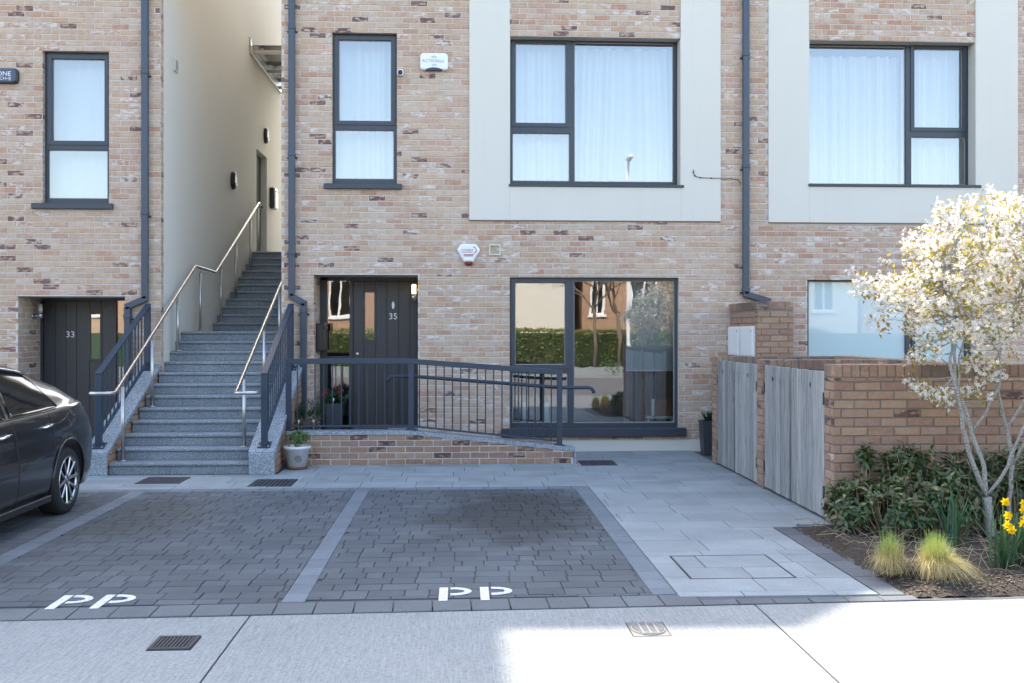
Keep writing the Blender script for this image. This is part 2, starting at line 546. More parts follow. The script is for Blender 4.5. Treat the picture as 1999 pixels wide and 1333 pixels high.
_dg = None
def text_mb(body, size, O, U, Vv, N, width=None, extrude=.0015, mb=None):
    """real letter geometry: centred on O, reading along U"""
    cu = bpy.data.curves.new('t', 'FONT')
    cu.body, cu.size, cu.extrude, cu.resolution_u = body, size, 0, 3
    cu.align_x, cu.align_y = 'CENTER', 'CENTER'
    ob = bpy.data.objects.new('t', cu)
    COL.objects.link(ob)
    dg = bpy.context.evaluated_depsgraph_get()
    dg.update()
    me = bpy.data.meshes.new_from_object(ob.evaluated_get(dg))
    xs = [v.co.x for v in me.vertices]
    k = (width / (max(xs) - min(xs))) if width else 1
    O, U, Vv, N = Vector(O), Vector(U), Vector(Vv), Vector(N)
    mb = mb or MB()
    mb.add([O + U * v.co.x * k + Vv * v.co.y + N * extrude for v in me.vertices], [tuple(p.vertices) for p in me.polygons], False)
    bpy.data.objects.remove(ob)
    bpy.data.curves.remove(cu)
    bpy.data.meshes.remove(me)
    return mb

# ---------------------------------------------------------------- separate pieces: bricks, pavers, slabs
def in_view(p):
    s, c = math.sin(PSI), math.cos(PSI)
    zc = p.x * s + p.y * c
    if zc < .3:
        return 0
    u = 999.5 + 1944 * (p.x * c - p.y * s) / zc
    v = 648 - 1944 * (p.z - EYE) / zc
    return 1 / zc if -20 < u < 2020 and -20 < v < 1353 else 0

class Pieces:
    """Up to 300 pieces become objects of their own; the rest stay real geometry in one part."""
    def __init__(s, parent, name, mat, rest, chamfer=.004, jit=.0015, most=300):
        s.p, s.name, s.mat, s.rest, s.c, s.j, s.most, s.items, s.pool = parent, name, mat, rest, chamfer, jit, most, [], {}
    def add(s, o, U, Vv, N, lu, lv, d):
        s.items.append((Vector(o), U, Vv, N, lu, lv, d))
    def shape(s, lu, lv, d, rnd):
        c = min(s.c, lu * .2, lv * .2)
        j = lambda: rnd.uniform(-s.j, s.j)
        vs = []
        for n, q in ((-d, 0), (-c * .7, 0), (0, c)):
            for a, b in ((-1, -1), (1, -1), (1, 1), (-1, 1)):
                vs.append((a * (lu / 2 - q) + j(), b * (lv / 2 - q) + j(), n + (j() if not q else j() * .7)))
        fs = [(8, 9, 10, 11)]
        for r in (0, 4):
            for k in range(4):
                fs.append((r + k, r + (k + 1) % 4, r + 4 + (k + 1) % 4, r + 4 + k))
        return vs, fs
    def finish(s):
        off = root_of(s.p).location
        order = sorted(range(len(s.items)), key=lambda i: -in_view(s.items[i][0]) * math.sqrt(s.items[i][4] * s.items[i][5]))
        mb = MB()
        rnd = random.Random(len(s.items))
        for rank, i in enumerate(order):
            o, U, Vv, N, lu, lv, d = s.items[i]
            flip = U.cross(Vv).dot(N) < 0
            if rank < s.most:
                key = (round(lu, 3), round(lv, 3), round(d, 3), tuple(U), tuple(Vv), rnd.randrange(24))
                me = s.pool.get(key)
                if me is None:
                    vs, fs = s.shape(lu, lv, d, rnd)
                    t = MB()
                    t.tone = rnd.random()
                    t.add([U * a + Vv * b + N * n for a, b, n in vs], [tuple(reversed(f)) for f in fs] if flip else fs, False)
                    ob = t.build(s.name, s.mat)
                    me = s.pool[key] = ob.data
                else:
                    ob = bpy.data.objects.new(s.name, me)
                    COL.objects.link(ob)
                ob.location = o - off
                ob.parent = s.p
            else:
                vs, fs = s.shape(lu, lv, d, rnd)
                mb.tone = rnd.random()
                mb.add([o + U * a + Vv * b + N * n for a, b, n in vs], [tuple(reversed(f)) for f in fs] if flip else fs, False)
        if mb.v:
            mb.build(s.rest, s.mat, s.p, kind='stuff')

def courses(u0, u1, v0, v1, H, L, joint, holes=(), lens=None, phase=0.0, row0=0, seed=1, bond=True, tol=.02):
    """yield (ua, ub, va, vb) of every piece in a coursed surface, cut round the holes"""
    rnd = random.Random(seed)
    k0 = math.floor((v0 - phase) / H + 1e-6)
    k = k0
    while phase + k * H < v1 - 1e-6:
        a, b = max(v0, phase + k * H), min(v1, phase + (k + 1) * H)
        cuts = sorted({a, b} | {z for h in holes for z in h[2:4] if a + tol < z < b - tol})
        x, row = [], []
        if lens:
            p = u0 - rnd.uniform(0, max(lens))
            while p < u1:
                q = p + rnd.choice(lens)
                row.append((p, q))
                p = q
        else:
            p = (math.floor(u0 / L) - 1) * L + (L / 2 if bond and (k + row0) % 2 else 0)
            while p < u1:
                row.append((p, p + L))
                p += L
        for za, zb in zip(cuts, cuts[1:]):
            if zb - za < tol:
                continue
            free = [(u0, u1)]
            for h in holes:
                if h[2] < zb - tol and h[3] > za + tol:
                    nf = []
                    for s, e in free:
                        if h[1] <= s or h[0] >= e:
                            nf.append((s, e))
                        else:
                            if h[0] > s:
                                nf.append((s, h[0]))
                            if h[1] < e:
                                nf.append((h[1], e))
                    free = nf
            for s, e in free:
                for p, q in row:
                    ua, ub = max(p, s), min(q, e)
                    ea = 0 if (ua == s and ua != p) else joint / 2
                    eb = 0 if (ub == e and ub != q) else joint / 2
                    ua, ub = ua + ea, ub - eb
                    if ub - ua > .03:
                        yield ua, ub, za + joint / 2, zb - joint / 2
        k += 1

CH, CL, CJ = .0775, .233, .0125          # brick course, length with joint, joint
def brick_face(pc, O, U, N, u0, u1, z0, z1, holes=(), proud=.006, depth=.02, zmax=None, row0=0, umin=None):
    O, U, N = Vector(O), Vector(U), Vector(N)
    rnd = random.Random(int(abs(u0 * 131 + z1 * 17)) + row0)
    for a, b, c, d in courses(u0, u1, z0, z1, CH, CL, CJ, holes, row0=row0):
        if umin:
            a = max(a, umin(d))
            if b - a < .03:
                continue
        if zmax:
            d = min(d, zmax((a + b) / 2), max(zmax(a), zmax(b)))
            if d - c < .015:
                continue
        p = proud + rnd.uniform(-.002, .003)
        pc.add(O + U * ((a + b) / 2) + Z_ * ((c + d) / 2) + N * p, U, Z_, N, b - a, d - c, depth)

def wall_grid(mb, O, U, N, u0, u1, z0, z1, holes, thick=.3):
    """a wall face with openings; each hole (u0,u1,z0,z1,depth) gets its reveals"""
    O, U, N = Vector(O), Vector(U), Vector(N)
    us = sorted({u0, u1} | {x for h in holes for x in h[:2] if u0 < x < u1})
    zs = sorted({z0, z1} | {x for h in holes for x in h[2:4] if z0 < x < z1})
    P = lambda u, z, n=0: O + U * u + Z_ * z + N * n
    def inh(u, z):
        return any(h[0] < u < h[1] and h[2] < z < h[3] for h in holes)
    fl = U.cross(Z_).dot(N) < 0
    def quad(a, b, c, d):
        mb.add([a, b, c, d], [(3, 2, 1, 0) if fl else (0, 1, 2, 3)], False)
    for a, b in zip(us, us[1:]):
        for c, d in zip(zs, zs[1:]):
            if not inh((a + b) / 2, (c + d) / 2):
                quad(P(a, c), P(b, c), P(b, d), P(a, d))
                quad(P(a, d, -thick), P(b, d, -thick), P(b, c, -thick), P(a, c, -thick))
    for a, b, c, d, dep in holes:
        quad(P(a, c), P(a, d), P(a, d, -dep), P(a, c, -dep))
        quad(P(b, d), P(b, c), P(b, c, -dep), P(b, d, -dep))
        quad(P(a, d), P(b, d), P(b, d, -dep), P(a, d, -dep))
        quad(P(b, c), P(a, c), P(a, c, -dep), P(b, c, -dep))
    quad(P(u0, z0), P(u0, z0, -thick), P(u0, z1, -thick), P(u0, z1))
    quad(P(u1, z1), P(u1, z1, -thick), P(u1, z0, -thick), P(u1, z0))
    quad(P(u0, z1), P(u0, z1, -thick), P(u1, z1, -thick), P(u1, z1))

# ================================================================ THE GROUND
def sheet(name, mat, x0, x1, y0, y1, z, parent=None, kind='structure', t=.05):
    return MB().box(x0, x1, y0, y1, z - t, z).build(name, mat, parent, kind=kind)
tag(sheet('ground', 'asphalt', -160, 160, -160, 160, -.16), kind='structure')
YF = 13.9                                # the plane of the house fronts
NF = V(0, -1, 0)

# ---- the concrete footpath in front (cast in long panels with open joints)
path = sheet('concrete_footpath', 'gap', -12, 14, 1.6, 6.02, -.06)
KY = lambda x: 5.99 + .028 * x           # back edge of the concrete
gx = [-12.0, -9.35, -4.30, -1.247, 1.806, 4.86, 7.9, 11, 14]
for a, b in zip(gx, gx[1:]):
    mb = MB()
    a2, b2 = a + .006, b - .006
    holes = [h for h in ((-1.66, -1.425, 5.33, 5.57), (.945, 1.165, 5.44, 5.715)) if a2 < h[0] < b2]
    xs = sorted({a2, b2} | {x for h in holes for x in h[:2]})
    for p, q in zip(xs, xs[1:]):
        hs = [h for h in holes if h[0] <= p and q <= h[1]]
        if hs:
            h = hs[0]
            segs = [((1.62, 1.62), (h[2], h[2])), ((h[3], h[3]), (KY(p), KY(q)))]
        else:
            segs = [((1.62, 1.62), (KY(p), KY(q)))]
        for (ya, yb), (yc, yd) in segs:
            mb.add([(p, ya, -.1), (q, yb, -.1), (q, yd, -.1), (p, yc, -.1), (p, ya, -.008), (q, yb, -.008), (q, yd, -.008), (p, yc, -.008)],
                   [(3, 2, 1, 0), (4, 5, 6, 7), (0, 1, 5, 4), (1, 2, 6, 5), (2, 3, 7, 6), (3, 0, 4, 7)], False)
    mb.build('concrete_panel', 'concrete', path)

# ---- paved bays
def bay(x0, x1, seed):
    g = sheet('parking_bay', 'gap', x0, x1, 6.26 + .028 * (x0 + x1) / 2, 10.58, -.012)
    pc = Pieces(g, 'paver', 'paver', 'far_pavers', .004, .0012)
    for a, b, c, d in courses(x0, x1, 6.27 + .028 * (x0 + x1) / 2, 10.58, .158, 0, .006, lens=(.158, .236, .236, .158, .118), seed=seed):
        pc.add(V((a + b) / 2, (c + d) / 2, random.uniform(-.0015, .0015)), X_, Y_, Z_, b - a, d - c, .05)
    pc.finish()
    return g
XS = [(-3.45, -3.29), (-1.115, -.965), (1.215, 1.375)]       # the pale bands between bays
bay(-5.75, XS[0][0], 3)
bay(XS[0][1], XS[1][0], 4)
bay(XS[1][1], XS[2][0], 5)
bands = sheet('bay_marking_bands', 'gap', -5.8, 1.42, 6.1, 10.75, -.02)
pc = Pieces(bands, 'sett', 'sett', 'far_setts', .004, .001)
for x0, x1 in XS:
    for a, b, c, d in courses(x0, x1, 6.25 + .028 * x0, 10.58, .236, 5, .005, bond=False, phase=.05):
        pc.add(V((x0 + x1) / 2, (c + d) / 2, random.uniform(-.001, .001)), X_, Y_, Z_, x1 - x0 - .006, d - c, .05)
for a, b, c, d in courses(-5.75, 1.375, 10.585, 10.755, .17, .236, .005, bond=False, phase=10.585):
    pc.add(V((a + b) / 2, (c + d) / 2, random.uniform(-.001, .001)), X_, Y_, Z_, b - a, d - c, .05)
pc.finish()
front = sheet('front_border', 'gap', -6.2, 2.75, 5.75, 6.45, -.03)
pc = Pieces(front, 'border_sett', 'kerbsett', 'far_border_setts', .004, .001)
x = -6.1
while x < 1.37:
    w = .237
    sl = math.atan(.028)
    U = V(math.cos(sl), math.sin(sl), 0)
    pc.add(V(x + w / 2, KY(x + w / 2) + .125, random.uniform(-.001, .001)), U, V(-U.y, U.x, 0), Z_, w - .007, .235, .05)
    x += w
pc.finish()
pc = Pieces(front, 'dark_sett', 'darksett', 'far_dark_setts', .004, .001)
while x < 2.66:
    U = V(math.cos(sl), math.sin(sl), 0)
    pc.add(V(x + .115, KY(x + .115) + .058, random.uniform(-.001, .001)), U, V(-U.y, U.x, 0), Z_, .223, .105, .05)
    x += .23
pc.finish()

# ---- pale paving slabs along the houses and beside the bay
paving = sheet('paved_path', 'sand', -8.5, 4.95, 6.1, YF, -.011)
cov = [(1.55, 2.285, 6.66, 7.365), (-3.60, -3.10, 11.16, 11.66), (-2.315, -1.84, 10.88, 11.43), (1.51, 1.97, 12.38, 12.90)]
pc = Pieces(paving, 'paving_slab', 'slab', 'far_slabs', .003, .0008)
blocks = [cov[0], cov[1], cov[2], cov[3], (-4.42, -2.15, 11.84, 13.95), (-2.2, 1.46, 12.58, 13.95)]
for a, b, c, d in courses(-8.4, 1.38, 10.76, YF - .01, .395, 0, .005, blocks, lens=(.395, .60, .60), seed=11, phase=10.76):
    pc.add(V((a + b) / 2, (c + d) / 2, random.uniform(-.0012, .0012)), X_, Y_, Z_, b - a, d - c, .04)
bedhole = [(2.66, 4.95, 6.0, 8.40)]
for a, b, c, d in courses(1.38, 3.245, 6.22, YF - .01, .395, 0, .005, blocks + bedhole, lens=(.395, .60, .60), seed=15, phase=6.33, tol=.03):
    pc.add(V((a + b) / 2, (c + d) / 2, random.uniform(-.0012, .0012)), X_, Y_, Z_, b - a, d - c, .04)
pc.finish()

# ---- planting bed
bed = MB()
rnd = random.Random(5)
nx, ny = 70, 44
for j in range(ny + 1):
    for i in range(nx + 1):
        X = 2.83 + (9.2 - 2.83) * (i / nx) ** 1.5
        Yv = 6.07 + .025 * min(X, 3.6) + (8.40 - 6.07 - .025 * min(X, 3.6)) * j / ny
        e = min(1, (X - 2.83) / .3, (Yv - 6.1) / .25, (8.39 - Yv) / .15 if X < 3.3 else 1)
        bed.v.append((X, Yv, -.02 + .07 * max(0, e) + rnd.uniform(-.010, .012)))
        bed.t.append(.5)
for j in range(ny):
    for i in range(nx):
        a = j * (nx + 1) + i
        bed.f.append((a, a + 1, a + nx + 2, a + nx + 1))
        bed.sm.append(True)
        bed.mi.append(0)
bed = bed.build('planting_bed', 'soil', kind='structure')
edge = sheet('bed_edging', 'gap', 2.64, 3.2, 6.06, 8.52, -.016)
pc = Pieces(edge, 'edging_sett', 'darksett', 'far_edging', .004, .001)
for k in range(10):
    pc.add(V(2.75, 6.20 + .236 * k + .118, 0), X_, Y_, Z_, .155, .229, .05)
for k in range(2):
    pc.add(V(2.945 + .236 * k, 8.455, 0), X_, Y_, Z_, .229, .115, .05)
pc.finish()
chips = MB()
for k in range(2600):
    X = 2.85 + 2.6 * rnd.random()
    Yv = 6.12 + .025 * X + 2.3 * rnd.random()
    if rnd.random() < .45:
        Yv = 6.10 + .025 * X + .35 * rnd.random()
    chips.tone = rnd.random()
    a = rnd.random() * 6.28
    L = rnd.uniform(.006, .028)
    U = V(math.cos(a), math.sin(a), rnd.uniform(-.3, .3)).normalized()
    S = U.cross(Z_).normalized()
    e = min(1, (X - 2.83) / .3, (Yv - 6.1) / .25)
    chips.obox((X, Yv, -.016 + .07 * max(0, e) + .006), U, S, U.cross(S), L, L * rnd.uniform(.25, .6), .004)
tag(chips.build('bark_chips', 'chips'), kind='stuff')
tw = MB()
for k in range(330):
    X, Yv = rnd.uniform(2.9, 4.9), rnd.uniform(6.5, 8.1)
    a, L = rnd.random() * 6.28, rnd.uniform(.08, .32)
    p = V(X, Yv, .06)
    q = p + V(math.cos(a) * L, math.sin(a) * L, rnd.uniform(0, .10))
    tw.tone = rnd.random()
    tw.tube([p, (p + q) / 2 + V(0, 0, rnd.uniform(.01, .05)), q], rnd.uniform(.0012, .003), 4, caps=False)
tag(tw.build('dry_twigs', 'straw'), kind='stuff')

# ---- covers and grates set in the ground
def grate(name, label, cat, x0, x1, y0, y1, slots, mat='iron', group=None):
    t = thing(name, label, cat, ((x0 + x1) / 2, (y0 + y1) / 2, 0), group)
    MB().box(x0, x1, y0, y1, -.045, -.02).build('pan', 'gap', t)
    fr = MB()
    w = .022
    for b in ((x0, x1, y0, y0 + w), (x0, x1, y1 - w, y1), (x0, x0 + w, y0 + w, y1 - w), (x1 - w, x1, y0 + w, y1 - w)):
        fr.box(*b, -.02, .002, .002)
    fr.build('frame', mat, t)
    n = slots
    for k in range(n):
        a = x0 + w + (x1 - x0 - 2 * w) * (k + .14) / n
        MB().box(a, a + (x1 - x0 - 2 * w) / n * .72, y0 + w + .003, y1 - w - .003, -.018, .0005, .002).build('bar', mat, t)
    return t
grate('drain_grate', 'dark square drain cover in the slabs at the foot of the steps', 'drain cover', -3.59, -3.11, 11.17, 11.65, 16, group='covers in the pale paving')
grate('drain_grate', 'dark drain grate with open slots in the slabs in front of the white plant pot', 'drain cover', -2.305, -1.85, 10.89, 11.42, 9, group='covers in the pale paving')
grate('drain_grate', 'dark drain cover in the slabs beside the low end of the ramp wall', 'drain cover', 1.52, 1.96, 12.39, 12.89, 14, group='covers in the pale paving')
grate('gully_grate', 'dark ribbed gully grate in the concrete footpath below the left PP marking', 'gully grate', -1.655, -1.43, 5.335, 5.565, 9)
t = thing('water_meter_cover', 'pale oval patterned meter cover at the shadow edge on the concrete footpath', 'meter cover', (1.055, 5.577, 0))
MB().box(.95, 1.16, 5.445, 5.71, -.03, -.006, .002).build('frame', 'cover', t)
ov = [(math.cos(a) * .088, math.sin(a) * .112) for a in [2 * math.pi * k / 28 for k in range(28)]]
MB().prism(ov, (1.055, 5.577, -.006), X_, Y_, Z_, .003).build('lid', 'cover', t)
rb = MB()
rb.tube([(1.055 + a * 1.06, 5.577 + b * 1.06, -.004) for a, b in ov], .004, 6, closed=True)
for k in range(-4, 5):
    w = .085 * math.sqrt(max(0, 1 - (k / 4.8) ** 2))
    rb.box(1.055 - w, 1.055 + w, 5.577 + k * .023 - .005, 5.577 + k * .023 + .005, -.004, .001)
for k in (-1, 0, 1):
    rb.box(1.055 + k * .043 - .004, 1.055 + k * .043 + .004, 5.577 - .1, 5.577 + .1, -.004, .0022)
rb.build('raised_pattern', 'cover2', t)
t = thing('access_cover', 'slab filled access cover with a dark steel rim beside the empty bay', 'access cover', (1.92, 7.01, 0))
x0, x1, y0, y1 = 1.555, 2.28, 6.665, 7.36
MB().box(x0, x1, y0, y1, -.05, -.012).build('tray', 'gap', t)
fr = MB()
for b in ((x0, x1, y0, y0 + .007), (x0, x1, y1 - .007, y1), (x0, x0 + .007, y0 + .007, y1 - .007), (x1 - .007, x1, y0 + .007, y1 - .007)):
    fr.box(*b, -.012, .001)
fr.build('rim', 'iron', t)
for a, b, c, d in ((1.565, 1.735, 6.986, 7.35), (1.741, 2.27, 6.986, 7.35), (1.565, 1.985, 6.675, 6.980), (1.991, 2.27, 6.675, 6.980)):
    m = MB()
    m.tone = random.random()
    m.box(a, b, c, d, -.012, random.uniform(-.002, .001), .003).build('infill_slab', 'slab', t)

# ---- painted PP on the pavers (stencilled)
def pp(xa, ya, label):
    t = thing('parking_letters', label, 'road marking', (xa + .2, ya + .16, .003), 'painted parking letters')
    for k in (0, 1):
        x = xa + .262 * k
        m = MB()
        m.box(x, x + .056, ya, ya + .315, .0015, .0038)
        o = MB()
        cx, cy, n = x + .088, ya + .218, 14
        ro, ri = (.120, .098), (.074, .048)
        pts = [(cx - .015, cy - ro[1])]
        outer = [(cx + ro[0] * math.sin(a), cy - ro[1] * math.cos(a)) for a in [math.pi * i / n for i in range(n + 1)]]
        inner = [(cx + ri[0] * math.sin(a), cy - ri[1] * math.cos(a)) for a in [math.pi * i / n for i in range(n + 1)]]
        outer = [(cx - .016, cy - ro[1])] + outer + [(cx - .016, cy + ro[1])]
        inner = [(cx - .016, cy - ri[1])] + inner + [(cx - .016, cy + ri[1])]
        b = len(m.v)
        m.add([(p[0], p[1], z) for z in (.0015, .0038) for p in outer + inner],
              [(i, i + 1, len(outer) + i + 1, len(outer) + i) for i in range(len(outer) - 1)] +
              [(2 * len(outer) + i, 2 * len(outer) + i + 1, 3 * len(outer) + i + 1, 3 * len(outer) + i) for i in range(len(outer) - 1)], False)
        m.build('letter_p', 'paintw', t)
pp(-.14, 6.195, 'white painted letters PP at the front of the empty middle bay')
pp(-2.505, 6.125, 'white painted letters PP at the front of the left bay next to the car')

# ================================================================ THE HOUSES
H = {}
def window(house, name, x0, x1, z0, z1, y, panes, glass='glass', sill=None, sash=(), bottom=None, dep=.07):
    """frame (with its sashes, panes, sill as sub-parts); panes are (x0,x1,z0,z1)"""
    mb = MB()
    wall_grid(mb, (0, y, 0), X_, NF, x0 + .002, x1 - .002, z0 + .002, z1 - .002, [(*p, .035) for p in panes], dep)
    w = mb.build(name, 'anth', house)
    for i, p in enumerate(panes):
        if i in sash:
            s = MB()
            e = .052
            q = (p[0] - e, p[1] + e, p[2] - e, p[3] + e)
            wall_grid(s, (0, y - .014, 0), X_, NF, *q, [(p[0] + .002, p[1] - .002, p[2] + .002, p[3] - .002, .046)], .0135)
            s.build('sash', 'anth', w)
        g = MB()
        g.add([(p[0] - .004, y + .03, p[2] - .004), (p[1] + .004, y + .03, p[2] - .004), (p[1] + .004, y + .03, p[3] + .004), (p[0] - .004, y + .03, p[3] + .004)], [(0, 1, 2, 3)])
        g.build('pane', glass, w)
        bd = MB()                        # the pale gasket and spacer seen at the glass edge
        q = .012
        wall_grid(bd, (0, y + .028, 0), X_, NF, p[0] - .003, p[1] + .003, p[2] - .003, p[3] + .003, [(p[0] + q, p[1] - q, p[2] + q, p[3] - q, .004)], .004)
        bd.build('spacer', 'irongrey', w)
    if sill:
        a, b, c, d, out = sill
        MB().box(a, b, YF - out, y + .01, c, d, .006).build('sill', 'anth', w)
    return w

def room(house, x0, x1, z0, z1, y0, depth=3.6):
    mb = MB()
    y1 = y0 + depth
    mb.add([(x0, y0, z0), (x1, y0, z0), (x1, y1, z0), (x0, y1, z0), (x0, y0, z1), (x1, y0, z1), (x1, y1, z1), (x0, y1, z1)],
           [(0, 3, 7, 4), (1, 5, 6, 2), (3, 2, 6, 7), (4, 7, 6, 5)], False)
    mb.m = 1
    mb.add([(x0, y0, z0 + .004), (x1, y0, z0 + .004), (x1, y1, z0 + .004), (x0, y1, z0 + .004)], [(0, 1, 2, 3)], False)
    return mb.build('room', ['void', 'floor_in'], house)

def pipe(path, w=.085, d=.075, joints=(), label='', parts=True):
    """square downpipe in front of the wall: path of (x, z)"""
    p0 = path[0]
    t = thing('downpipe', label, 'downpipe', (path[-1][0], YF - .06, path[-1][1]), 'square downpipes on the house fronts')
    for a, b in zip(path, path[1:]):
        dx, dz = b[0] - a[0], b[1] - a[1]
        straight = abs(dx) < .02
        q0, q1 = V(a[0], YF - .062, a[1]), V(b[0], YF - .062, b[1])
        n = (q1 - q0).normalized()
        if not straight:
            q0, q1 = q0 - n * .035, q1 + n * .035
        MB().bar(q0, q1, w, d, (0, 1, 0), .008).build('pipe_length' if straight else 'offset_bend', 'pipe', t)
    for x, z in joints:
        MB().box(x - w / 2 - .007, x + w / 2 + .007, YF - .062 - d / 2 - .007, YF - .018, z, z + .055, .006).build('socket', 'pipe', t)
        MB().box(x - w / 2 - .028, x + w / 2 + .028, YF - .03, YF - .004, z - .028, z - .006, .003).build('bracket', 'black', t)
    return t

def curtain(label, x0, x1, z0, z1, y, mat='sheer', amp=.035, waves=9, seed=1, lean=0.0, group='sheer white curtains'):
    rnd = random.Random(seed)
    mb = MB()
    mb.smooth = True
    nx, nz = waves * 10, 6
    ph = [rnd.uniform(0, 6.28) for _ in range(4)]
    for j in range(nz + 1):
        for i in range(nx + 1):
            s, h = i / nx, j / nz
            a = 6.2832 * waves * s
            yy = amp * (math.sin(a + 1.3 * math.sin(a * .21 + ph[0])) + .5 * math.sin(a * .47 + ph[1] + .5 * h))
            mb.v.append((x0 + (x1 - x0) * s + lean * (1 - h) * math.sin(s * 5 + ph[2]), y + yy, z0 + (z1 - z0) * h))
            mb.t.append(.5)
    for j in range(nz):
        for i in range(nx):
            a = j * (nx + 1) + i
            mb.f.append((a, a + 1, a + nx + 2, a + nx + 1))
            mb.sm.append(True)
            mb.mi.append(0)
    o = mb.build('curtain', mat)
    return tag(o, label, 'curtain', group)

TOPZ = 7.0
# ---------------------------------------------------------------- house 33 (left)
A = thing('brick_house', 'left brick house with door 33 beside the granite steps', 'house', (-6.3, YF, 0), 'terraced brick houses')
XA, XB, XC = -4.116, -2.473, 4.0
hA = [(-5.704, -4.813, 3.424, 5.515, .11), (-6.032, -4.599, .0, 2.159, .75)]
w = MB()
wall_grid(w, (0, YF, 0), X_, NF, -9.2, XA, -.05, TOPZ, hA)
w.build('wall', 'mortar', A)
pc = Pieces(A, 'brick', 'brick', 'far_bricks', .004, .0016)
brick_face(pc, (0, YF, 0), X_, NF, -8.3, XA - .003, 0, TOPZ - .1, hA)
brick_face(pc, (XA, YF, 0), Y_, X_, 0, .105, 0, TOPZ - .1, row0=1)
brick_face(pc, (-6.032, YF, 0), Y_, X_, .002, .70, 0, 2.155, proud=.004)
brick_face(pc, (-5.704, YF, 0), Y_, X_, .002, .075, 3.43, 5.51, proud=.003)
pc.finish()
sw = MB()
wall_grid(sw, (XA + .008, 0, 0), Y_, X_, 14.008, 27.5, -.05, 13.75, [(20.25, 21.33, 3.27, 5.36, .13)], .25)
sw.build('rendered_side_wall', 'render2', A)
sd = MB().box(XA - .16, XA - .122, 20.25, 21.33, 3.27, 5.36).build('side_door', 'door', A)
MB().tube([(XA - .12, 21.22, 4.30), (XA - .06, 21.22, 4.30), (XA - .06, 21.08, 4.30)], .012, 8).build('handle', 'black', sd)
up = MB()
up.box(-9.2, XA, YF + .0, 27.5, TOPZ, 13.8)
up.box(XA, XB, YF + .05, YF + .4, 6.9, 11.6)          # unseen link added over the passage to block the sun
up.box(-9.2, -9.0, YF + .3, 27.5, -.05, TOPZ)
up.build('unseen_storey', 'brick', A)
room(A, -8.9, XA - .32, 2.7, 5.9, YF + .3)
window(A, 'window', -5.704, -4.813, 3.424, 5.515, 13.98, [(-5.613, -4.896, 4.294, 5.426), (-5.661, -4.861, 3.504, 4.174)], sill=(-5.834, -4.751, 3.347, 3.424, .06), sash=(0,))
curtain('sheer white curtain behind the tall window of the left house', -5.72, -4.80, 3.43, 5.5, 14.28, amp=.012, waves=5, seed=3)

def plank_door(house, xs, z0, z1, y, slot, num, nx, nz, lock=None, mirror=False):
    """boarded front door: boards are sub-parts, one board is broken by a slot window"""
    d = MB().box(xs[0] - .004, xs[-1] + .004, y + .012, y + .05, z0, z1).build('front_door', 'door', house)
    for a, b in zip(xs, xs[1:]):
        if slot and abs(a - slot[0]) < .03:
            MB().box(a + .0025, b - .0025, y, y + .012, z0 + .004, slot[2] - .03, .002).build('board', 'door', d)
            MB().box(a + .0025, b - .0025, y, y + .012, slot[3] + .03, z1 - .004, .002).build('board', 'door', d)
        else:
            MB().box(a + .0025, b - .0025, y, y + .012, z0 + .004, z1 - .004, .002).build('board', 'door', d)
    s = MB()
    wall_grid(s, (0, y - .012, 0), X_, NF, slot[0] - .012, slot[1] + .012, slot[2] - .03, slot[3] + .03, [(slot[0] + .014, slot[1] - .014, slot[2], slot[3], .02)], .024)
    s.build('slot_frame', 'door', d)
    MB().add([(slot[0] + .01, y + .006, slot[2] - .004), (slot[1] - .01, y + .006, slot[2] - .004), (slot[1] - .01, y + .006, slot[3] + .004), (slot[0] + .01, y + .006, slot[3] + .004)], [(0, 1, 2, 3)]).build('slot_pane', 'glass', d)
    text_mb(num, .125, (nx, y - .004, nz), X_, Z_, NF, width=.115, extrude=.004).build('number', 'white', d)
    return d

# recess of door 33
fr = MB()
fr.box(-6.05, -5.995, 14.62, 14.72, 0, 2.128)
fr.box(-5.002, -4.965, 14.62, 14.72, 0, 2.128)
fr.box(-5.995, -4.55, 14.62, 14.72, 2.122, 2.17)
fr.box(-4.66, -4.55, 14.62, 14.72, 0, 2.122)
df = fr.build('door_frame', 'door', A)
MB().add([(-4.97, 14.66, .0), (-4.655, 14.66, 0), (-4.655, 14.66, 2.125), (-4.97, 14.66, 2.125)], [(0, 1, 2, 3)]).build('side_pane', 'glass', df)
plank_door(A, [-5.99, -5.832, -5.68, -5.528, -5.345, -5.183, -5.007], .02, 2.118, 14.645, (-5.345, -5.183, 1.286, 1.965), '33', -5.615, 1.632)
room(A, -6.3, -4.3, -.02, 2.5, 14.74, 2.5)

# ---------------------------------------------------------------- house 35 (middle)
B = thing('brick_house', 'middle brick house with door 35, ramp and a cream window surround', 'house', (.76, YF, 0), 'terraced brick houses')
XB, XC = -2.473, 4.0
hB = [(-1.785, -.889, 3.72, 5.827, .11), (-2.038, -.598, .27, 2.464, .66), (.679, 3.087, 3.736, 5.808, .24), (.679, 3.065, .298, 2.436, .11)]
w = MB()
wall_grid(w, (0, YF, 0), X_, NF, XB, XC, -.05, TOPZ, hB)
w.build('wall', 'mortar', B)
nb = [h[:4] for h in hB] + [(.114, 3.657, 3.23, 3.737), (.114, .679, 3.23, 8), (3.087, 3.657, 3.23, 8), (1.38, 3.78, -1, .149)]
pc = Pieces(B, 'brick', 'brick', 'far_bricks', .004, .0016)
brick_face(pc, (0, YF, 0), X_, NF, XB + .003, XC, 0, TOPZ - .1, nb)
brick_face(pc, (-2.038, YF, 0), Y_, X_, .002, .60, .27, 2.46, proud=.004)
brick_face(pc, (-1.785, YF, 0), Y_, X_, .002, .075, 3.73, 5.82, proud=.003)
brick_face(pc, (XB, YF, 0), Y_, -X_, 0, .105, 0, TOPZ - .1, row0=1)
pc.finish()
sw = MB()
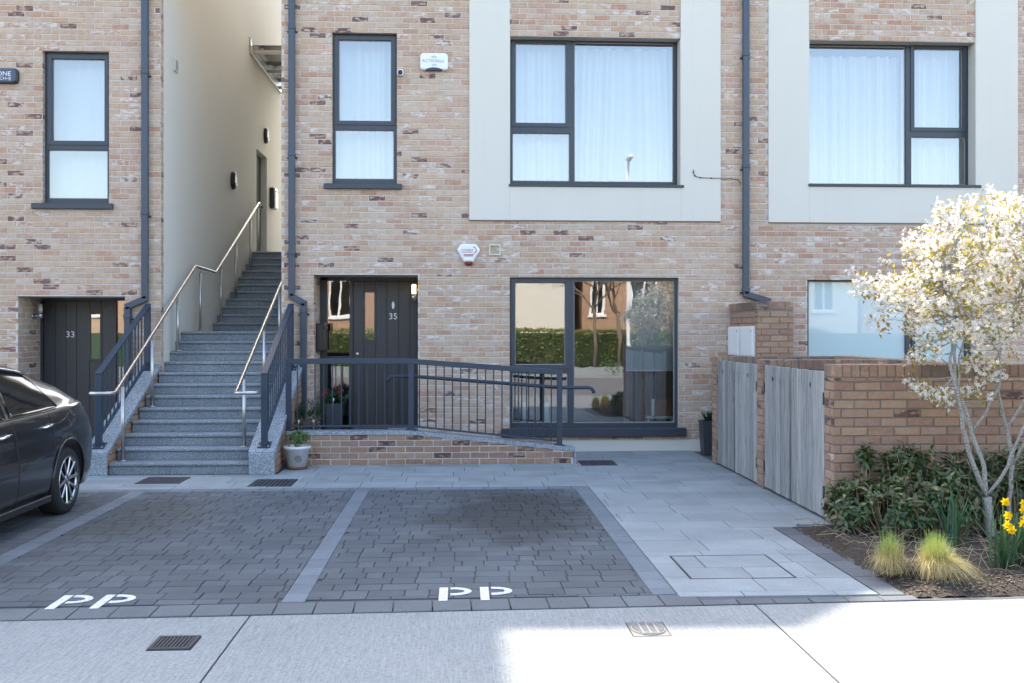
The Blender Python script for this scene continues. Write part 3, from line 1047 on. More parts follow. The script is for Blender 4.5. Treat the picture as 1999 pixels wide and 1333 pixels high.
sw.box(XB, XB + .3, YF + .32, 26, -.05, 9.1)
sw.box(XB, XB + .04, YF + .32, 26, 9.1, 11.0)  # out of view: thin upstand added to bounce sun into the passage
sw.build('rendered_side_wall', 'render2', B)
MB().box(1.40, 3.77, YF - .018, YF + .01, -.05, .148, .004).build('rendered_plinth', 'render', B)
def surround(house, x0, x1, z0, i0, i1, iz, ztop):
    s = MB()
    s.box(x0, i0, YF - .032, YF + .01, z0, ztop, .004)
    s.box(i1, x1, YF - .032, YF + .01, z0, ztop, .004)
    s.box(i0, i1, YF - .032, YF + .01, z0, iz, .004)
    o = s.build('window_surround', 'render', house)
    lip = MB().box(x0 + .004, x1 - .004, YF - .02, YF, z0 - .012, z0)
    lip.build('lip_shadow_strip', 'mortar2', o)  # dark strip paints the shadow line under the surround
    MB().box(i1 - .004, i1 + .012, YF - .029, YF + .18, iz + .002, 5.80).build('rendered_reveal', 'render', o)
    MB().box(i0 - .012, i0 + .004, YF - .029, YF + .18, iz + .002, 5.80).build('rendered_reveal', 'render', o)
surround(B, .114, 3.657, 3.23, .679, 3.087, 3.736, TOPZ)
window(B, 'window', -1.785, -.889, 3.72, 5.827, 13.98, [(-1.704, -.972, 4.611, 5.745), (-1.753, -.936, 3.803, 4.489)], sill=(-1.891, -.818, 3.649, 3.722, .06), sash=(0,))
window(B, 'window', .679, 3.075, 3.736, 5.81, 14.08, [(.768, 1.489, 4.63, 5.768), (.724, 1.54, 3.809, 4.491), (1.606, 3.03, 3.806, 5.79)], sill=(.665, 3.13, 3.700, 3.736, .055), sash=(0,))
bw = window(B, 'window', .679, 3.065, .298, 2.436, 13.97, [(.755, 1.47, 1.208, 2.368), (.719, 1.499, .393, 1.094), (1.586, 3.022, .386, 2.395)], sill=(.557, 3.16, .205, .325, .075), sash=(0,))
room(B, XB + .32, XC - .1, 2.9, 5.95, YF + .3)
room(B, -.45, XC - .1, .02, 2.7, YF + .3, 4.2)
room(B, XB + .32, -.48, .2, 2.7, YF + .72, 3)
curtain('sheer curtain behind the narrow upper window beside the white alarm box', -1.80, -.87, 3.7, 5.86, 14.31, waves=5, seed=8, amp=.035)
curtain('sheer curtain behind the small panes of the middle upper window', .60, 1.57, 3.72, 5.86, 14.36, waves=5, seed=9, amp=.04)
curtain('sheer curtain behind the wide pane of the middle upper window', 1.60, 3.2, 3.72, 5.78, 14.38, waves=8, seed=10, lean=.06, amp=.05)
curtain('dark grey drape at the right of the ground floor picture window', 2.35, 2.86, .03, 2.3, 14.42, mat='drape', waves=5, seed=12, amp=.03, group='drapes in the picture window')
o = MB().box(2.37, 3.10, 14.24, 14.246, 1.12, 2.45).build('roller_blind', 'blind')
tag(o, 'pale roller blind pulled part way down inside the picture window', 'blind')
MB().tube([(2.36, 14.243, 1.115), (3.11, 14.243, 1.115)], .012, 8).build('bottom_rail', 'white', o)

# door 35: frame, side light, boarded leaf
fr = MB()
fr.box(-2.05, -1.935, 14.52, 14.62, .27, 2.42)
fr.box(-1.612, -1.566, 14.52, 14.62, .27, 2.42)
fr.box(-1.935, -.59, 14.52, 14.62, 2.412, 2.47)
fr.box(-.632, -.59, 14.52, 14.62, .27, 2.412)
fr.box(-1.935, -1.612, 14.525, 14.615, 1.205, 1.318)
fr.box(-1.935, -1.612, 14.525, 14.615, .27, .31)
df = fr.build('door_frame', 'door', B)
for a, b in ((1.318, 2.412), (.31, 1.205)):
    MB().add([(-1.94, 14.56, a), (-1.605, 14.56, a), (-1.605, 14.56, b), (-1.94, 14.56, b)], [(0, 1, 2, 3)]).build('side_pane', 'glass', df)
d = plank_door(B, [-1.562, -1.407, -1.244, -1.076, -.904, -.742, -.636], .29, 2.408, 14.545, (-1.405, -1.244, 1.551, 2.243), '35', -.985, 1.894)
MB().lathe([(.001, 0), (.026, 0), (.028, .006), (.018, .014), (.001, .015)], (-1.505, 14.53, 1.35), 16, 'y').build('lock', 'steel', d)
MB().prism([(.02 * math.cos(a), .055 * math.sin(a)) for a in [6.283 * k / 18 for k in range(18)]], (-.985, 14.546, 2.06), X_, Z_, NF, .012).build('door_viewer', 'white', d)
MB().box(-1.56, -.60, 14.40, 14.53, .262, .292, .003).build('threshold', 'galv', df)

# ---------------------------------------------------------------- house 37 (right)
C = thing('brick_house', 'right brick house with a frosted window behind the bin store', 'house', (6.4, YF, 0), 'terraced brick houses')
hC = [(4.923, 7.346, 3.768, 5.814, .24), (4.908, 7.324, .329, 2.42, .11)]
w = MB()
wall_grid(w, (0, YF, 0), X_, NF, XC, 11.4, -.05, TOPZ, hC)
w.build('wall', 'mortar', C)
nb = [h[:4] for h in hC] + [(4.34, 7.965, 3.221, 3.769), (4.34, 4.923, 3.2, 8), (7.346, 7.965, 3.2, 8)]
pc = Pieces(C, 'brick', 'brick', 'far_bricks', .004, .0016)
brick_face(pc, (0, YF, 0), X_, NF, XC, 10.2, 0, TOPZ - .1, nb)
pc.finish()
surround(C, 4.34, 7.965, 3.221, 4.923, 7.346, 3.768, TOPZ)
window(C, 'window', 4.923, 7.34, 3.768, 5.816, 14.08, [(4.985, 6.417, 3.802, 5.796), (6.538, 7.266, 4.625, 5.77), (6.50, 7.31, 3.80, 4.491)], sill=(4.91, 7.42, 3.732, 3.768, .055), sash=(1,))
window(C, 'window', 4.908, 7.324, .329, 2.42, 13.97, [(4.95, 6.366, .375, 2.394), (6.502, 7.24, 1.199, 2.37), (6.472, 7.285, .375, 1.082)], glass='frost', sill=(4.85, 7.4, .24, .329, .06), sash=(1,))
room(C, XC + .1, 11, 2.9, 5.95, YF + .3)
curtain('sheer pleated curtain behind the wide pane of the right upper window', 4.8, 6.46, 3.75, 5.72, 14.38, waves=10, seed=14, amp=.045)
curtain('sheer pleated curtain behind the small panes of the right upper window', 6.48, 7.5, 3.75, 5.86, 14.38, waves=6, seed=15, amp=.045)

# upper storeys and roofs, out of the frame: outline shaped to throw the long shadow
def upper(house, poly, y1):
    MB().prism(poly, (0, YF, 0), X_, Z_, Y_, y1 - YF).build('unseen_storey', 'brick', house)
upper(B, [(XB + .05, TOPZ), (XB + .05, 11.0), (-2.415, 11.0), (-1.99, 9.2), (-.30, 9.25), (.62, 8.42), (XC, 8.35), (XC, TOPZ)], 26)
upper(C, [(XC, TOPZ), (XC, 8.35), (11.4, 8.35), (11.4, TOPZ)], 24)
MB().box(11.2, 11.4, YF + .3, 24, -.05, TOPZ).build('end_wall', 'render2', C)

# ---------------------------------------------------------------- downpipes, vents, alarm boxes, cable
pipe([(-4.31, 6.95), (-4.31, 2.12), (-4.54, 2.02), (-4.54, .02)], joints=[(-4.31, 5.19), (-4.31, 3.27), (-4.54, 1.86)], label='square downpipe on the left house, stepping left above its railing')
pipe([(-2.325, 6.95), (-2.325, 2.16), (-2.165, 2.07), (-2.165, .3)], joints=[(-2.325, 5.83), (-2.325, 4.09), (-2.325, 2.73), (-2.165, 1.93)], label='square downpipe on the corner of house 35 beside the stair passage')
pipe([(4.007, 6.95), (4.007, 2.2), (4.32, 2.11)], joints=[(4.007, 5.55), (4.007, 3.98), (4.007, 2.24)], label='square downpipe between the two cream surrounds, ending over the meter wall')
t = thing('air_vent', 'small cream louvred vent on the brick beside the triangular alarm', 'vent', (.47, YF, 2.74), 'wall vents')
fr = MB()
wall_grid(fr, (0, YF - .022, 0), X_, NF, .39, .552, 2.742, 2.894, [(.408, .534, 2.76, 2.876, .02)], .021)
fr.build('frame', 'offwhite', t)
for k in range(7):
    MB().bar((.408, YF - .008, 2.769 + k * .016), (.534, YF - .008, 2.769 + k * .016), .016, .003, (0, .5, 1)).build('louvre', 'offwhite', t)
t = thing('air_vent', 'small cream vent high on the rendered side wall of the stair passage', 'vent', (XA, 14.6, 5.4), 'wall vents')
MB().box(XA + .008, XA + .03, 14.48, 14.66, 5.42, 5.60, .004).build('frame', 'offwhite', t)
MB().box(XA + .026, XA + .033, 14.505, 14.635, 5.445, 5.575).build('mesh', 'ink', t)

def rrect(w, h, r, n=5, bulge=0):
    p = []
    for cx, cy, a0 in ((w / 2 - r, h / 2 - r, 0), (-w / 2 + r, h / 2 - r, 90), (-w / 2 + r, -h / 2 + r, 180), (w / 2 - r, -h / 2 + r, 270)):
        for k in range(n + 1):
            a = R(a0 + 90 * k / n)
            p.append((cx + r * math.cos(a), cy + r * math.sin(a)))
    return p
def arc(mb, c, r, a0, a1, w, y, n=10):
    A0 = [R(a0 + (a1 - a0) * k / n) for k in range(n + 1)]
    vs = [(c[0] + q * math.cos(a), y, c[1] + q * math.sin(a)) for q in (r - w / 2, r + w / 2) for a in A0]
    mb.add(vs, [(k, k + 1, n + 2 + k, n + 1 + k) for k in range(n)], False)
    return mb
t = thing('alarm_box', 'white rounded alarm box lettered ACTION24 on the upper brick wall', 'alarm box', (-.373, YF, 5.3), 'house alarm boxes')
body = []
for a, b in rrect(.375, .228, .04):
    body.append((a * (1 + .03 * (1 - (b / .114) ** 2)), b + (.012 * (1 - (a / .19) ** 2) if b > 0 else 0)))
MB().prism(body, (-.373, YF - .006, 5.418), X_, Z_, NF, .065, .014).build('cover', 'white', t)
MB().prism([(.115 * math.cos(a), .042 * math.sin(a)) for a in [math.pi * k / 14 for k in range(15)]], (-.373, YF - .008, 5.296), X_, Z_, NF, .070, .008).build('strobe_lens', 'navy', t)
ty = YF - .0735
m = text_mb('ACTION', .062, (-.420, ty, 5.425), X_, Z_, NF, width=.232)
m.build('lettering', 'ink', t)
text_mb('24', .055, (-.268, ty, 5.42), X_, Z_, NF, width=.062).build('lettering', 'inkg', t)
m = MB()
for r in (.052, .066):
    arc(m, (-.372, 5.425), r, 55, 125, .007, ty)
    arc(m, (-.372, 5.425), r, 235, 305, .007, ty)
m.build('signal_arcs', 'inkg', t)
t = thing('alarm_box', 'white triangular alarm box lettered COVERT with a red base above door 35', 'alarm box', (.105, YF, 2.6), 'house alarm boxes')
tri = [(-.105, .125), (.105, .125), (.158, .055), (.152, .028), (.060, -.125), (-.060, -.125), (-.152, .028), (-.158, .055)]
MB().prism(tri, (.105, YF - .006, 2.765), X_, Z_, NF, .06, .014).build('cover', 'white', t)
MB().prism([(-.056, 0), (.056, 0), (.060, -.022), (.042, -.050), (0, -.058), (-.042, -.050), (-.060, -.022)], (.105, YF - .007, 2.652), X_, Z_, NF, .060, .012).build('strobe_lens', 'red', t)
ty = YF - .0685
text_mb('COVERT', .04, (.088, ty, 2.805), X_, Z_, NF, width=.165).build('lettering', 'inkd', t)
m = MB().box(.005, .165, ty - .001, ty, 2.775, 2.782)
arc(m, (.165, 2.807), .046, -75, 85, .010, ty)
m.build('swoosh', 'inkr', t)
MB().box(.032, .178, ty - .001, ty, 2.738, 2.749).box(.044, .166, ty - .001, ty, 2.722, 2.731).build('caption_lines', 'inkr', t)
t = thing('alarm_box', 'dark slate alarm box lettered PHONE WATCH at the left edge of the brick', 'alarm box', (-6.28, YF, 5.04), 'house alarm boxes')
pr = [(a * (1 + .02 * (1 - (b / .1) ** 2)), b * (1 + .06 * (1 - (a / .26) ** 2))) for a, b in rrect(.52, .205, .045)]
MB().prism(pr, (-6.275, YF - .006, 5.148), X_, Z_, NF, .05, .012).build('back_shell', 'black', t)
pr = [(a * .93, b * .86) for a, b in pr]
MB().prism(pr, (-6.278, YF - .05, 5.152), X_, Z_, NF, .018, .006).build('cover', 'slate', t)
ty = YF - .0695
text_mb('PHONE', .088, (-6.245, ty, 5.170), X_, Z_, NF, width=.30).build('lettering', 'white', t)
m = text_mb('WATCH', .058, (-6.275, ty, 5.108), X_, Z_, NF, width=.235)
m.prism([(0, -.010), (.012, 0), (0, .010)][::-1], (-6.148, ty, 5.108), X_, Z_, NF, .001)
for k in range(3):
    arc(m, (-6.136, 5.108), .012 + .012 * k, -55, 55, .005, ty, 6)
m.build('lettering', 'white', t)
t = thing('security_camera', 'small round white security camera beside the narrow upper window', 'camera', (-.838, YF, 5.24), None)
MB().lathe([(.001, -.012), (.028, -.012), (.028, -.03), (.040, -.034), (.046, -.055), (.046, -.085), (.040, -.095), (.001, -.096)], (-.838, YF, 5.258), 20, 'y').build('housing', 'white', t)
MB().lathe([(.001, -.0955), (.034, -.0955), (.030, -.101), (.001, -.103)], (-.838, YF, 5.256), 20, 'y').build('lens', 'black', t)
t = thing('cable', 'thin black cable clipped across the cream surround to the downpipe', 'cable', (3.6, YF - .03, 3.8))
y = YF - .040
MB().tube([(3.262, y, 3.955), (3.268, y, 3.90), (3.30, y, 3.858), (3.36, y, 3.842), (3.5, y, 3.838), (3.655, y, 3.838), (3.68, y + .025, 3.828), (3.80, y + .025, 3.836), (3.90, y + .025, 3.825), (3.95, y + .025, 3.76)], .0045, 6).build('flex', 'black', t)
for x, z in ((3.264, 3.92), (3.285, 3.87), (3.37, 3.842), (3.52, 3.838)):
    MB().box(x - .009, x + .009, y - .008, y + .008, z - .009, z + .009, .002).build('clip', 'black', t)

# ---------------------------------------------------------------- lamps, letterboxes
t = thing('wall_lamp', 'lit steel wall lamp hanging in the recess of door 35', 'lamp', (-.6, 14.3, 2.2), 'door recess lamps')
lx, ly = -.672, 14.28
MB().box(lx + .02, -.60, ly - .02, ly + .02, 2.25, 2.29, .004).build('arm', 'steel', t)
MB().lathe([(.001, 2.125), (.038, 2.125), (.038, 2.215), (.001, 2.215)], (lx, ly, 0), 20).build('body', 'galv', t)
MB().lathe([(.001, 2.216), (.030, 2.216), (.030, 2.345), (.001, 2.345)], (lx, ly, 0), 20).build('glass', 'lit', t)
for k in range(5):
    MB().lathe([(.031, 2.228 + k * .025), (.039, 2.228 + k * .025), (.039, 2.234 + k * .025), (.031, 2.234 + k * .025)], (lx, ly, 0), 20).build('louvre_ring', 'steel', t)
MB().lathe([(.001, 2.347), (.040, 2.347), (.040, 2.362), (.001, 2.365)], (lx, ly, 0), 20).build('cap', 'steel', t)
t = thing('wall_lamp', 'unlit steel wall lamp on the brick reveal beside door 33', 'lamp', (-6.03, 14.4, 1.9), 'door recess lamps')
lx, ly = -5.93, 14.38
MB().tube([(-6.03, ly, 1.895), (lx - .02, ly, 1.895)], .014, 10).build('arm', 'steel', t)
MB().lathe([(.001, -.0), (.038, 0), (.038, .014), (.001, .018)], (-6.028, ly - .02, 1.895), 18, 'x').build('rose', 'steel', t)
MB().lathe([(.001, 1.865), (.040, 1.865), (.040, 1.94), (.001, 1.94)], (lx, ly, 0), 20).build('body', 'galv', t)
MB().lathe([(.001, 1.941), (.032, 1.941), (.032, 2.05), (.001, 2.05)], (lx, ly, 0), 20).build('glass', 'unlit', t)
for k in range(4):
    MB().lathe([(.033, 1.955 + k * .025), (.041, 1.955 + k * .025), (.041, 1.961 + k * .025), (.033, 1.961 + k * .025)], (lx, ly, 0), 20).build('louvre_ring', 'steel', t)
MB().lathe([(.001, 2.052), (.042, 2.052), (.042, 2.066), (.001, 2.068)], (lx, ly, 0), 20).build('cap', 'steel', t)
for yy, zz, lab in ((18.12, 4.39, 'dark bulkhead lamp halfway up the rendered stair wall'), (21.10, 5.78, 'dark bulkhead lamp above the side door at the top of the steps')):
    t = thing('bulkhead_lamp', lab, 'lamp', (XA, yy, zz), 'bulkhead lamps in the stair passage')
    el = [(.13 * math.cos(a), .16 * math.sin(a)) for a in [6.283 * k / 22 for k in range(22)]]
    MB().prism(el, (XA + .008, yy, zz), Y_, Z_, X_, .075, .02).build('housing', 'black', t)
    MB().prism([(.085 * math.cos(a), .07 * math.sin(a)) for a in [math.pi + math.pi * k / 14 for k in range(15)]], (XA + .05, yy, zz - .045), Y_, Z_, X_, .045, .015).build('lens', 'unlit', t)
t = thing('letterbox', 'black and white letterbox on the stair wall past the side door', 'letterbox', (XA, 21.8, 4.4), 'letterboxes')
MB().box(XA + .008, XA + .10, 21.62, 21.98, 4.33, 4.78, .02).build('box', 'black', t)
MB().box(XA + .10, XA + .135, 21.64, 21.96, 4.34, 4.70, .015).build('front_panel', 'white', t)
MB().box(XA + .10, XA + .125, 21.64, 21.96, 4.715, 4.78, .01).build('flap', 'galv', t)
t = thing('letterbox', 'black letterbox on the brick reveal left of door 35', 'letterbox', (-2.03, 14.25, 1.4), 'letterboxes')
MB().box(-2.030, -1.93, 14.06, 14.42, 1.40, 1.79, .012).build('box', 'black', t)
MB().box(-1.932, -1.915, 14.07, 14.41, 1.70, 1.80, .005).build('flap', 'black', t)
# glass canopy over the side door
t = thing('glass_canopy', 'glass canopy on steel brackets over the side door in the passage', 'canopy', (XA, 21, 7.15), None)
MB().box(XA + .008, XA + .06, 19.60, 22.9, 7.08, 7.24, .006).build('wall_plate', 'steel', t)
for yy in (19.75, 21.2, 22.6):
    MB().box(XA + .06, XA + 1.3, yy - .03, yy + .03, 7.12, 7.19, .006).build('arm', 'steel', t)
    for k in (0, 1):
        MB().lathe([(.001, 7.19), (.022, 7.19), (.022, 7.235), (.001, 7.235)], (XA + .22 + .85 * k, yy, 0), 12).build('stud', 'steel', t)
MB().box(XA + .05, XA + 1.35, 19.62, 22.8, 7.24, 7.255).build('glass_sheet', 'canopy_glass', t)
MB().prism([(19.58, 7.24), (19.74, 7.24), (19.58, 7.40)], (XA + .008, 0, 0), Y_, Z_, X_, .03).build('bracket', 'galv', t)

# things inside the picture window
t = thing('picture_frame', 'wooden picture frame standing on the small table inside the picture window', 'picture frame', (2.9, 14.3, .46))
MB().box(2.76, 3.04, 14.30, 14.312, .46, .69, .003).build('back_board', 'terra', t)
MB().box(2.755, 2.80, 14.285, 14.31, .455, .70, .003).build('edge', 'white', t)
t = thing('side_table', 'small pale table under the picture frame inside the window', 'table', (2.87, 14.4, .03))
MB().box(2.66, 3.08, 14.24, 14.56, .42, .455, .004).build('table_top', 'teal', t)
for a in (2.69, 3.03):
    for b in (14.27, 14.51):
        MB().box(a, a + .03, b, b + .03, .03, .42).build('leg', 'teal', t)
for i, (x, lab) in enumerate(((.91, 'pale blue vase nearer the door inside the picture window'), (1.225, 'pale blue vase near the middle bar inside the picture window'))):
    t = thing('vase', lab, 'vase', (x, 14.25, .30), 'vases inside the picture window')
    MB().lathe([(.001, .30), (.040, .30), (.046, .36), (.046, .64), (.040, .66), (.034, .655), (.034, .40), (.001, .40)], (x, 14.25, 0), 18).build('vessel', 'teal', t)
    m = MB()
    for k in range(5):
        a = random.uniform(0, 6.28)
        m.tube([(x, 14.25, .6), (x + .02 * math.cos(a), 14.25 + .02 * math.sin(a), .9), (x + .06 * math.cos(a), 14.25 + .05 * math.sin(a), 1.2)], .004, 5)
    m.build('stems', 'bushd', t)
MB().box(.72, 1.52, 14.16, 14.34, .262, .298, .004).build('window_board', 'void', B)

# ================================================================ STEPS, RAILINGS, RAMP
Y0, G1, R1 = 11.85, .272, .14
YU, G2, R2 = 16.72, .314, .143
t = thing('granite_staircase', 'grey granite steps climbing between the two brick houses', 'steps', (-3.3, Y0, 0))
xl, xr = XA + .012, XB - .012
core = MB()
pr = [(Y0 + .03, -.05)]
for n in range(12):
    pr += [(Y0 + .03 + n * G1, n * R1), (Y0 + .03 + n * G1, (n + 1) * R1 - .045)]
    if n < 11:
        pr += [(Y0 + .03 + (n + 1) * G1, (n + 1) * R1 - .045)]
for n in range(11):
    pr += [(YU + .03 + n * G2, 1.635 + n * R2), (YU + .03 + n * G2, 1.635 + (n + 1) * R2)]
pr += [(27, 3.208), (27, -.05)]
core.prism(pr, (xl + .004, 0, 0), Y_, Z_, X_, xr - xl - .008)
core.build('stair_core', 'granite', t)
def step(y, z, r, depth, rnd=random):
    m = MB()
    m.tone = rnd.random()
    m.box(xl, xr, y - .022, y + depth + .01, z - .042, z, .012)
    s = m.build('step', 'granite', t)
    cuts = [xl + .002, xl + .002 + (xr - xl) * rnd.uniform(.28, .72), xr - .002]
    for a, b in zip(cuts, cuts[1:]):
        m = MB()
        m.tone = rnd.random()
        m.box(a + .001, b - .001, y + .002, y + .03, z - r + .001, z - .043, .002).build('riser', 'granite', s)
for n in range(1, 13):
    step(Y0 + (n - 1) * G1, n * R1, R1, G1 if n < 12 else YU - (Y0 + 11 * G1))
for n in range(1, 12):
    step(YU + (n - 1) * G2, 1.68 + n * R2, R2, G2 if n < 11 else 2.0)
step(21.9, 3.40, .148, 4.5)

zc = lambda y: .284 + .461 * (y - 11.84)
def stair_wall(x0, x1, label, face):
    w = thing('stair_wall', label, 'wall', ((x0 + x1) / 2, 11.85, 0), 'low walls beside the granite steps')
    m = MB()
    m.prism([(11.83, -.05), (YF - .004, -.05), (YF - .004, zc(YF) - .06), (11.83, zc(11.83) - .06)], (x0 + .014, 0, 0), Y_, Z_, X_, x1 - x0 - .028)
    m.build('core', 'mortar2', w)
    m = MB()
    m.tone = .3
    m.box(x0, x1, 11.79, 11.83, 0, zc(11.79) - .012, .004)
    m.build('end_slab', 'granite2', w)
    ys = [11.80, 12.45, 13.15, YF - .005]
    for a, b in zip(ys, ys[1:]):
        m = MB()
        m.tone = random.random()
        a += .002
        q = [(a, zc(a) - .05), (b, zc(b) - .05), (b, zc(b)), (a, zc(a))]
        m.prism(q, (x0 - .006, 0, 0), Y_, Z_, X_, x1 - x0 + .012)
        m.build('coping', 'granite2', w)
    pc = Pieces(w, 'brick', 'brick2', 'more_bricks', .004, .0015)
    xo = x1 - .014 if face > 0 else x0 + .014
    brick_face(pc, (xo, 0, 0), Y_, X_ * face, 11.835, YF - .01, 0, 1.3, zmax=lambda y: zc(y) - .055, proud=.010, depth=.02)
    pc.finish()
    return w
stair_wall(-4.372, XA + .004, 'low brick wall with sloping granite coping on the car side of the steps', 1)
stair_wall(XB - .008, -2.185, 'low brick wall with sloping granite coping between the steps and the ramp', 1)

def flat_rail(x, label, group):
    g = thing('guard_railing', label, 'railing', (x, 11.92, .3), group)
    zt = lambda y: 1.19 + .465 * (y - 11.93)
    for y in (11.93, 13.76):
        MB().box(x - .038, x + .038, y - .022, y + .022, zc(y) + .006, zt(y) - .02, .003).build('post', 'rail', g)
        p = MB().obox((x, y, zc(y) + .010), Y_ * .908 + Z_ * .418, X_, -Y_ * .418 + Z_ * .908, .14, .15, .010, .002).build('base_plate', 'rail', g)
        b = MB()
        for dx in (-.055, .055):
            for dy in (-.05, .05):
                b.obox((x + dx, y + dy, zc(y + dy) + .020), Y_ * .908 + Z_ * .418, X_, -Y_ * .418 + Z_ * .908, .018, .018, .016, .003)
        b.build('bolts', 'steel', p, kind='stuff')
    MB().bar((x, 11.905, zt(11.905) - .005), (x, 13.79, zt(13.79) - .005), .078, .022, c=.003).build('top_rail', 'rail', g)
    MB().bar((x, 11.94, zc(11.94) + .10), (x, 13.75, zc(13.75) + .10), .045, .012, c=.002).build('bottom_rail', 'rail', g)
    n = 14
    for k in range(1, n):
        y = 11.93 + (13.76 - 11.93) * k / n
        MB().box(x - .008, x + .008, y - .008, y + .008, zc(y) + .104, zt(y) - .014).build('baluster', 'rail', g)
flat_rail(-4.25, 'blue grey guard railing on the low wall next to the car and door 33', 'guard railings on the stair walls')
flat_rail(-2.325, 'blue grey guard railing on the low wall between steps and ramp', 'guard railings on the stair walls')

def steel_rail(x, side, label, ys):
    g = thing('handrail', label, 'handrail', (x, 12.0, .14), 'stainless steel handrails of the steps')
    zr = lambda y: (.975 + .4826 * (y - 11.76)) if y < 15.25 else (2.66 if y < 16.5 else 2.64 + .458 * (y - 16.5))
    p = []
    for k in range(9):                  # the end loops sideways and back
        a = R(-100 + 190 * k / 8)
        p.append((x + side * (.13 + .13 * math.sin(-a)) , 11.73 - .10 * math.cos(a), .965))
    p += [(x, 11.80, .985), (x, 15.20, zr(15.20)), (x, 15.27, 2.665), (x, 16.46, 2.648), (x, 16.53, 2.66), (x, 19.95, zr(19.95)), (x, 20.02, zr(19.99)), (x, 20.05, 4.20), (x, 20.055, 4.12)]
    MB().tube(p, .0212, 14).build('rail', 'steel', g)
    for y in ys:
        n = math.floor((y - Y0) / G1) + 1
        zf = n * R1 if y < 14.84 else (1.68 if y < YU else min(3.253, 1.68 + (math.floor((y - YU) / G2) + 1) * R2))
        q = MB().tube([(x, y, zf), (x, y, zr(y) - .085)], .0212, 14).build('post', 'steel', g)
        MB().tube([(x, y, zr(y) - .09), (x, y, zr(y) - .01)], .008, 8).build('stem', 'steel', q)
        MB().lathe([(.001, zf + .012), (.048, zf + .010), (.05, zf + .0005), (.001, zf)], (x, y, 0), 20).build('floor_flange', 'steel', q)
steel_rail(-4.005, -1, 'stainless steel handrail along the rendered wall side of the steps', [12.03, 13.16, 14.32, 15.54, 16.86, 17.96, 19.2, 19.9])
steel_rail(-2.62, 1, 'stainless steel handrail on the ramp side of the steps', [12.2, 13.42, 14.55, 15.54, 16.86, 17.96, 19.2])

# ---- ramp and landing before door 35
RX = [-2.19, -.63, 1.44]
zr_ = lambda x: .432 if x < -.63 else .432 - .222 * (x + .63) / 2.07
floor_z = lambda x: .27 if x < -.6 else max(0, .27 - .262 * (x + .6) / 2.0)
m = MB()
m.prism([(-2.19, -.05), (1.44, -.05), (1.44, .004), (-.6, .27), (-2.19, .27)], (0, 12.74, 0), X_, Z_, Y_, YF - 12.74 - .002)
m.box(-2.04, -.6, YF, 14.53, .0, .27)
tag(m.build('ramp', 'slab'), kind='structure')
rw = thing('ramp_wall', 'low orange brick ramp wall with a pale stone coping before door 35', 'wall', (-.4, 12.6, 0))
m = MB()
m.prism([(-2.18, -.05), (1.425, -.05), (1.425, .16), (-.63, .384), (-2.18, .384)], (0, 12.575, 0), X_, Z_, Y_, .15)
m.build('core', 'mortar', rw)
pc = Pieces(rw, 'brick', 'brick2', 'more_bricks', .004, .0016)
brick_face(pc, (0, 12.575, 0), X_, NF, -2.18, 1.428, -.0, .5, zmax=lambda x: zr_(x) - .056, proud=.007)
pc.finish()
xs = [-2.185, -1.62, -1.04, -.63, -.05, .55, 1.10, 1.44]
for a, b in zip(xs, xs[1:]):
    m = MB()
    m.tone = random.random()
    a += .002
    m.prism([(a, zr_(a) - .05), (b, zr_(b) - .05), (b, zr_(b)), (a, zr_(a))], (0, 12.555, 0), X_, Z_, Y_, .19)
    m.build('coping', 'granite2', rw)
MB().box(1.43, 1.462, 12.556, 12.745, 0, .158, .003).build('end_slab', 'granite2', rw)
g = thing('ramp_railing', 'blue grey railing with thin bars along the ramp wall before door 35', 'railing', (-.4, 12.63, .43))
ry = 12.63
zt = lambda x: 1.333 if x < -.63 else 1.333 - .147 * (x + .63) / 1.883
for x in (-2.162, -.631, 1.252):
    MB().box(x - .034, x + .034, ry - .025, ry + .025, zr_(x) + .006, zt(x) - .03, .003).build('post', 'rail', g)
    MB().obox((x, ry, zr_(x) + .008), X_ - Z_ * (.107 if x > 0 else 0), Y_, Z_, .13, .12, .010, .002).build('base_plate', 'rail', g)
MB().box(-2.196, -.62, ry - .03, ry + .03, 1.268, 1.336, .004).build('top_rail', 'rail', g)
MB().bar((-.625, ry, 1.300), (1.286, ry, 1.154), .06, .066, c=.004).build('top_rail', 'rail', g)
MB().box(-2.13, -.66, ry - .02, ry + .02, .475, .497, .002).build('bottom_rail', 'rail', g)
MB().bar((-.60, ry, .478), (1.22, ry, .285), .04, .022, c=.002).build('bottom_rail', 'rail', g)
for a, b, n in ((-2.162, -.631, 14), (-.631, 1.252, 18)):
    for k in range(1, n):
        x = a + (b - a) * k / n
        MB().tube([(x, ry, zr_(x) + .055), (x, ry, zt(x) - .04)], .008, 8, caps=False).build('baluster', 'rail', g)
MB().tube([(-.93, ry + .115, 1.03), (-.925, ry + .115, 1.07), (-.90, ry + .115, 1.098), (-.85, ry + .115, 1.105), (-.60, ry + .115, 1.105), (1.2, ry + .115, .962), (1.28, ry + .115, .956), (1.63, ry + .115, .956), (1.675, ry + .115, .945), (1.70, ry + .115, .915), (1.705, ry + .115, .885)], .023, 14).build('grab_rail', 'rail', g)
for x in (-.63, 1.252):
    MB().tube([(x, ry, zt(x) - .27), (x, ry + .115, zt(x) - .255)], .012, 8).build('stand_off', 'rail', g)
t = MB().box(-2.0, -1.05, 13.95, 14.40, .272, .288, .003).build('doormat', 'coir')
tag(t, 'dark doormat on the landing before door 35', 'doormat')

